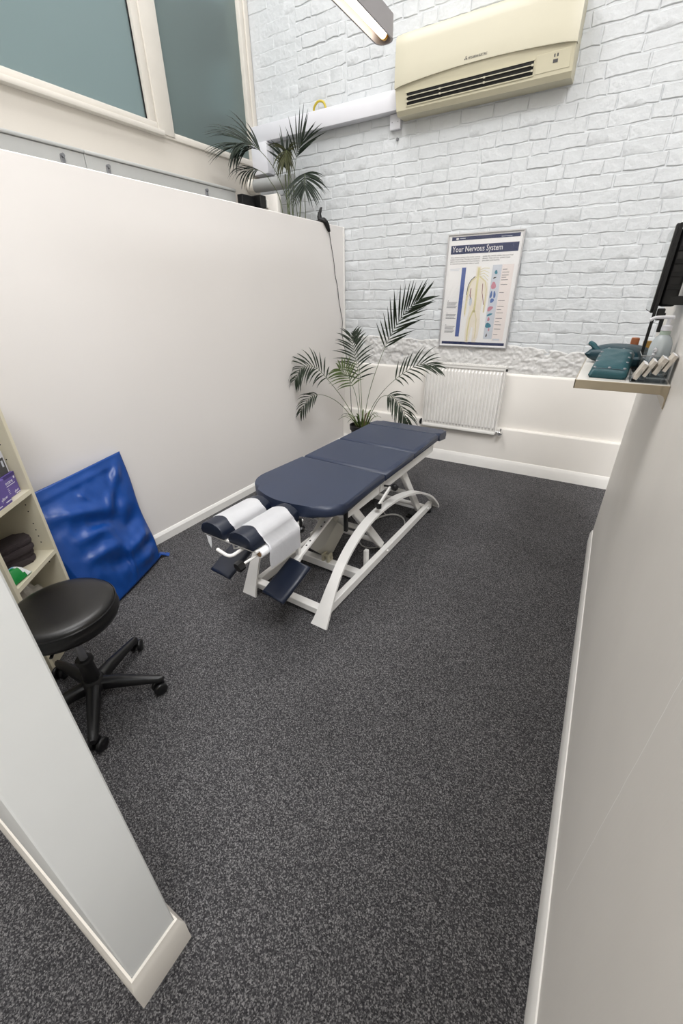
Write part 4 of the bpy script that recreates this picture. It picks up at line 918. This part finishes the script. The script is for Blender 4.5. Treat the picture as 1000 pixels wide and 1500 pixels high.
# ================================================================ CLIP AND CABLE ON THE PARTITION
bm = nb(); tube(bm, smoothpts([(-2.315, 3.66, 1.99), (-2.318, 3.635, 2.03), (-2.322, 3.60, 2.06), (-2.36, 3.585, 2.075), (-2.37, 3.60, 2.12), (-2.36, 3.615, 2.16)], 5), [.008 + .014*math.sin(math.pi*min(1, .1+i/25*.9)) for i in range(26)], 8)
for v in bm.verts: v.co += V((0, .008*noise.noise(v.co*40), .006*noise.noise(v.co*50)))
bm2 = bm; CL = mk('cable_plug', bm2, 'black', angle=60); tag(CL, 'black plug and bunched lead hooked over the top of the partition', 'plug')
bm = nb(); b3(bm, -2.40, -2.325, 3.54, 3.60, 2.052, 2.064, .003, 1); mk('plug_base', bm, 'black', CL)
bm = nb(); pts = [(-2.318, 3.665, 1.985), (-2.324, 3.70, 1.90), (-2.325, 3.745, 1.76), (-2.324, 3.76, 1.66), (-2.325, 3.80, 1.57), (-2.324, 3.815, 1.48), (-2.325, 3.85, 1.37), (-2.323, 3.868, 1.31), (-2.31, 3.86, 1.25), (-2.28, 3.80, 1.16), (-2.22, 3.74, 1.05), (-2.14, 3.70, .8), (-2.11, 3.69, .42)]
tube(bm, smoothpts(pts, 5), .0028, 6); tag(mk('thin_lead', bm, 'black'), 'thin black lead hanging down the partition into the corner plant', 'cable')

# ================================================================ WALL SHELF ON THE RIGHT AND ITS CONTENTS
SX0, SX1, SY0, SY1, SZ = -.066, .2135, 1.73, 2.56, 1.222
WS = root('wall_shelf', (.1, 2.1, 1.19), 'taupe-edged wall shelf fixed to the right wall', 'shelf')
bm = nb(); b3(bm, SX0+.004, SX1, SY0+.003, SY1, SZ-.006, SZ, .001, 1); mk('shelf_board', bm, 'shelft', WS)
bm = nb(); b3(bm, SX0, SX1-.018, SY0, SY0+.003, SZ-.031, SZ-.001, .001, 1); b3(bm, SX0, SX0+.004, SY0, SY1, SZ-.031, SZ-.001, .001, 1); mk('front_edge', bm, 'taupe', WS)
bm = nb(); pts = [(0, 0), (-.03, 0), (-.012, -.006), (-.006, -.020), (-.004, -.075), (0, -.075)]
T = M(((1, 0, 0, SX1), (0, 0, 1, SY0), (0, 1, 0, SZ-.001), (0, 0, 0, 1))); prism(bm, [(0, 0), (-.02, 0), (-.02, -.030), (-.010, -.034), (-.005, -.044), (-.003, -.075), (0, -.075)], .8, T, 0); mk('wall_flange', bm, 'taupe', WS)
# teal studded pouch lying over a second teal bag
def pillow(nm, c, size, mt, rz=0., rx=0., pw=3., par=None, nx=18, ny=22, sag=0.):
    bm = nb(); a, b_, h = size; top = []; bot = []
    for i in range(nx+1):
        A = []; B = []
        for j in range(ny+1):
            u, v = 2*i/nx-1, 2*j/ny-1; e = ((1-abs(u)**pw)*(1-abs(v)**pw))**.42
            x = u*a/2; y = v*b_/2; w_ = .003*noise.noise(V((u*2, v*3, a*30)))
            A.append(bm.verts.new((x, y, h*.5 + h*.5*e + w_*e))); B.append(bm.verts.new((x, y, h*.5 - h*.5*min(1, e*1.15))))
        top.append(A); bot.append(B)
    for i in range(nx):
        for j in range(ny):
            bm.faces.new((top[i][j], top[i+1][j], top[i+1][j+1], top[i][j+1])); bm.faces.new((bot[i][j], bot[i][j+1], bot[i+1][j+1], bot[i+1][j]))
    bmesh.ops.remove_doubles(bm, verts=bm.verts, dist=.0004)
    bm.transform(M.Translation(c) @ M.Rotation(rz, 4, 'Z') @ M.Rotation(rx, 4, 'X')); return mk(nm, bm, mt, par, angle=70)
TBG = root('teal_bag', (.05, 2.2, SZ), 'dark teal leather bag lying behind and under the studded teal pouch', 'bag')
pillow('bag_body', (.055, 2.262, SZ+.001), (.205, .225, .07), 'teald', rz=-.25, par=TBG)
bm = nb(); prism(bm, [(.0, -.05), (.10, -.035), (.145, .0), (.145, .02), (0, .05)], .03, M.Translation((.06, 2.10, SZ+.008)) @ M.Rotation(.1, 4, 'Z'), .006, 2); mk('bag_flap', bm, 'teald', TBG)
bm = nb(); tube(bm, smoothpts([(-.058, 2.22, SZ+.075), (-.045, 2.20, SZ+.07), (-.03, 2.19, SZ+.055), (-.01, 2.19, SZ+.04)], 5), .011, 8); mk('bag_strap', bm, 'teal', TBG)
TPO = root('teal_pouch', (.035, 1.93, SZ), 'teal leather pouch with silver studs at the front of the wall shelf', 'bag')
pb_ = pillow('pouch_body', (.038, 1.925, SZ+.002), (.120, .285, .062), 'teal', rz=-.06, rx=.16, pw=5., par=TPO)
def onp(x, y): # point on the pouch's upper face
    h = .062; u, v = x/.06, y/.1425; e = max(0, (1-abs(u)**5)*(1-abs(v)**5))**.42
    return M.Translation((.038, 1.925, SZ+.002)) @ M.Rotation(-.06, 4, 'Z') @ M.Rotation(.16, 4, 'X') @ V((x, y, h*.5+h*.5*e))
for x, y in [(-.046, -.118), (.0, -.122), (.046, -.118)] + [(s*.047, yy) for s in (-1, 1) for yy in (-.06, .0, .06)] + [(-.03, .12), (.02, .125)]:
    bm = nb(); p = onp(x, y); lathe(bm, p + V((0, 0, -.001)), [(.0055, 0), (.005, .002), (.0025, .0035), (0, .004)], 10, V((0, -.3, 1))); mk('stud', bm, 'steel', TPO)
bm = nb(); tube(bm, [onp(-.06+.0001, -.10)+V((.004, -.012, -.006))] + [onp(x, -.128) for x in (-.05, -.03, 0, .03, .05)], .0022, 6); mk('seam', bm, 'teald', TPO)
# tiered acrylic card holder with four stacks of cards
CH_ = root('card_holder', (.15, 1.80, SZ), 'clear acrylic tiered card holder on the near end of the wall shelf', 'card holder')
bm = nb(); b3(bm, .098, .205, 1.745, 1.852, SZ+.001, SZ+.004)
for k in range(4):
    x = .104+.025*k; z = SZ+.004+.010*k
    b3(bm, x-.006, x-.004, 1.75, 1.85, z-.002, z+.022); b3(bm, x-.004, x+.014, 1.75, 1.85, z-.002, z)
mk('acrylic_steps', bm, 'acryl', CH_, smooth=False)
for k in range(4):
    x = .109+.0245*k; z = SZ+.0085+.010*k; n_ = (.013, .010, .014, .011)[k]
    lab = ('lowest', 'second lowest', 'second highest', 'highest')[k]
    r = root('card_stack', (x, 1.80, z), 'stack of white cards standing in the %s step of the clear holder' % lab, 'cards', group='white cards in the tiered holder')
    Fm = M.Translation((x, 1.80, z)) @ M.Rotation(.40, 4, 'Y'); bm = nb(); b3(bm, -.004, -.004+n_, -.0425, .0425, .001, .055); bm.transform(Fm); mk('cards', bm, 'cards', r, smooth=False)
    bm = nb(); b3(bm, -.004, -.004+n_, -.0425, .0425, .0551, .0556); bm.transform(Fm); mk('card_top', bm, 'cardw', r, smooth=False)
# grey leaflet tub with a pump bottle in it
TU = root('clear_tub', (.165, 1.93, SZ), 'clear plastic tub on the shelf between the card holder and the pump bottle', 'tub')
bm = nb(); 
for a in ((.118, .120, 1.87, 2.0), (.208, .210, 1.87, 2.0), (.120, .208, 1.87, 1.872), (.120, .208, 1.998, 2.0)): b3(bm, *a, SZ+.001, SZ+.072)
b3(bm, .118, .21, 1.87, 2.0, SZ+.001, SZ+.003); mk('tub_walls', bm, 'acryl', TU, smooth=False)
bm = nb(); b3(bm, .117, .211, 1.869, 1.871, SZ+.072, SZ+.0745); b3(bm, .117, .119, 1.871, 2.0, SZ+.072, SZ+.0745); mk('tub_rim', bm, 'duct', TU, smooth=False)
BT = root('pump_bottle', (.172, 1.935, SZ+.004), 'clear hand gel bottle with a white pump beside the right wall', 'bottle')
bc = V((.170, 1.935, SZ+.004))
bm = nb(); lathe(bm, bc, [(0, 0), (.030, 0), (.034, .004), (.034, .085), (.032, .105), (.024, .125), (.015, .134), (0, .134)], 28); mk('bottle_body', bm, 'gel', BT)
bm = nb(); lathe(bm, bc, [(0, .134), (.016, .134), (.016, .146), (0, .146)], 20); mk('neck_collar', bm, mat('pale_green_plastic', 'a9b8ac', .4, var=.02), BT)
bm = nb(); lathe(bm, bc, [(0, .147), (.016, .147), (.016, .162), (.006, .166), (.006, .185), (0, .185)], 18); pm = mk('pump_cap', bm, 'pvcw', BT)
bm = nb(); bar(bm, bc + V((.014, 0, .190)), bc + V((-.018, 0, .190)), .016, .011, .003); tube(bm, smoothpts([bc + V((-.012, 0, .190)), bc + V((-.042, -.004, .188)), bc + V((-.056, -.006, .180))], 4), .0055, 8); mk('pump_spout', bm, 'pvcw', pm)
BT2 = root('white_dispenser', (.148, 1.895, SZ+.004), 'small white dispenser with a hooked top standing in the clear tub', 'dispenser')
bm = nb(); tube(bm, smoothpts([(.146, 1.892, SZ+.004), (.150, 1.892, SZ+.06), (.156, 1.892, SZ+.088), (.150, 1.892, SZ+.094)], 5), .0055, 8); mk('dispenser_body', bm, 'pvcw', BT2)
# amber packets behind the pole
for i, (x, y, h) in enumerate(((.112, 2.45, .085), (.160, 2.43, .075))):
    bm = nb(); b3(bm, x-.016, x+.016, y-.02, y+.02, SZ+.001, SZ+h, .004, 2); tag(mk('amber_packet', bm, 'amber' if i else 'orange'), ('brown packet just left of the black pole on the wall shelf', 'yellow-brown packet just right of the black pole on the wall shelf')[i], 'packet')
# monitor on a black pole
MO = root('monitor', (.14, 2.06, SZ), 'black monitor on a thin black pole above the wall shelf', 'monitor')
bm = nb(); b3(bm, .121, .131, 2.02, 2.034, SZ+.001, 1.70, .001, 1); mk('pole', bm, 'black', MO)
bm = nb(); b3(bm, .109, .150, 1.99, 2.07, SZ+.0005, SZ+.006, .002, 1); mk('pole_foot', bm, 'black', MO)
bm = nb(); b3(bm, .112, .132, 2.036, 2.36, 1.425, 1.70, .003, 2); mn = mk('monitor_housing', bm, 'black', MO)
bm = nb(); b3(bm, .1105, .112, 2.04, 2.355, 1.43, 1.695, 0); mk('screen', bm, 'screen', mn, smooth=False)
bm = nb(); b3(bm, .132, .185, 2.06, 2.30, 1.445, 1.69, .012, 3); mk('rear_cover', bm, 'dark', mn)
for i in range(4):
    bm = nb(); b3(bm, .14, .182, 2.054, 2.060, 1.50+.04*i, 1.515+.04*i, .001, 1); mk('port_slot', bm, 'black', mn)
bm = nb(); b3(bm, .134, .158, 2.036, 2.058, 1.40, 1.44, .003, 1); b3(bm, .150, .163, 2.04, 2.055, 1.36, 1.425, .002, 1); mk('arm_clamp', bm, 'dark', MO)
bm = nb(); b3(bm, .16, .2135, 2.06, 2.09, 1.45, 1.48, .002, 1); mk('wall_arm', bm, 'dark', MO)
bm = nb(); tube(bm, smoothpts([(.19, 2.2, 1.69), (.20, 2.2, 1.80), (.205, 2.22, 2.0)], 5), .004, 6); mk('monitor_lead', bm, 'steel', mn)
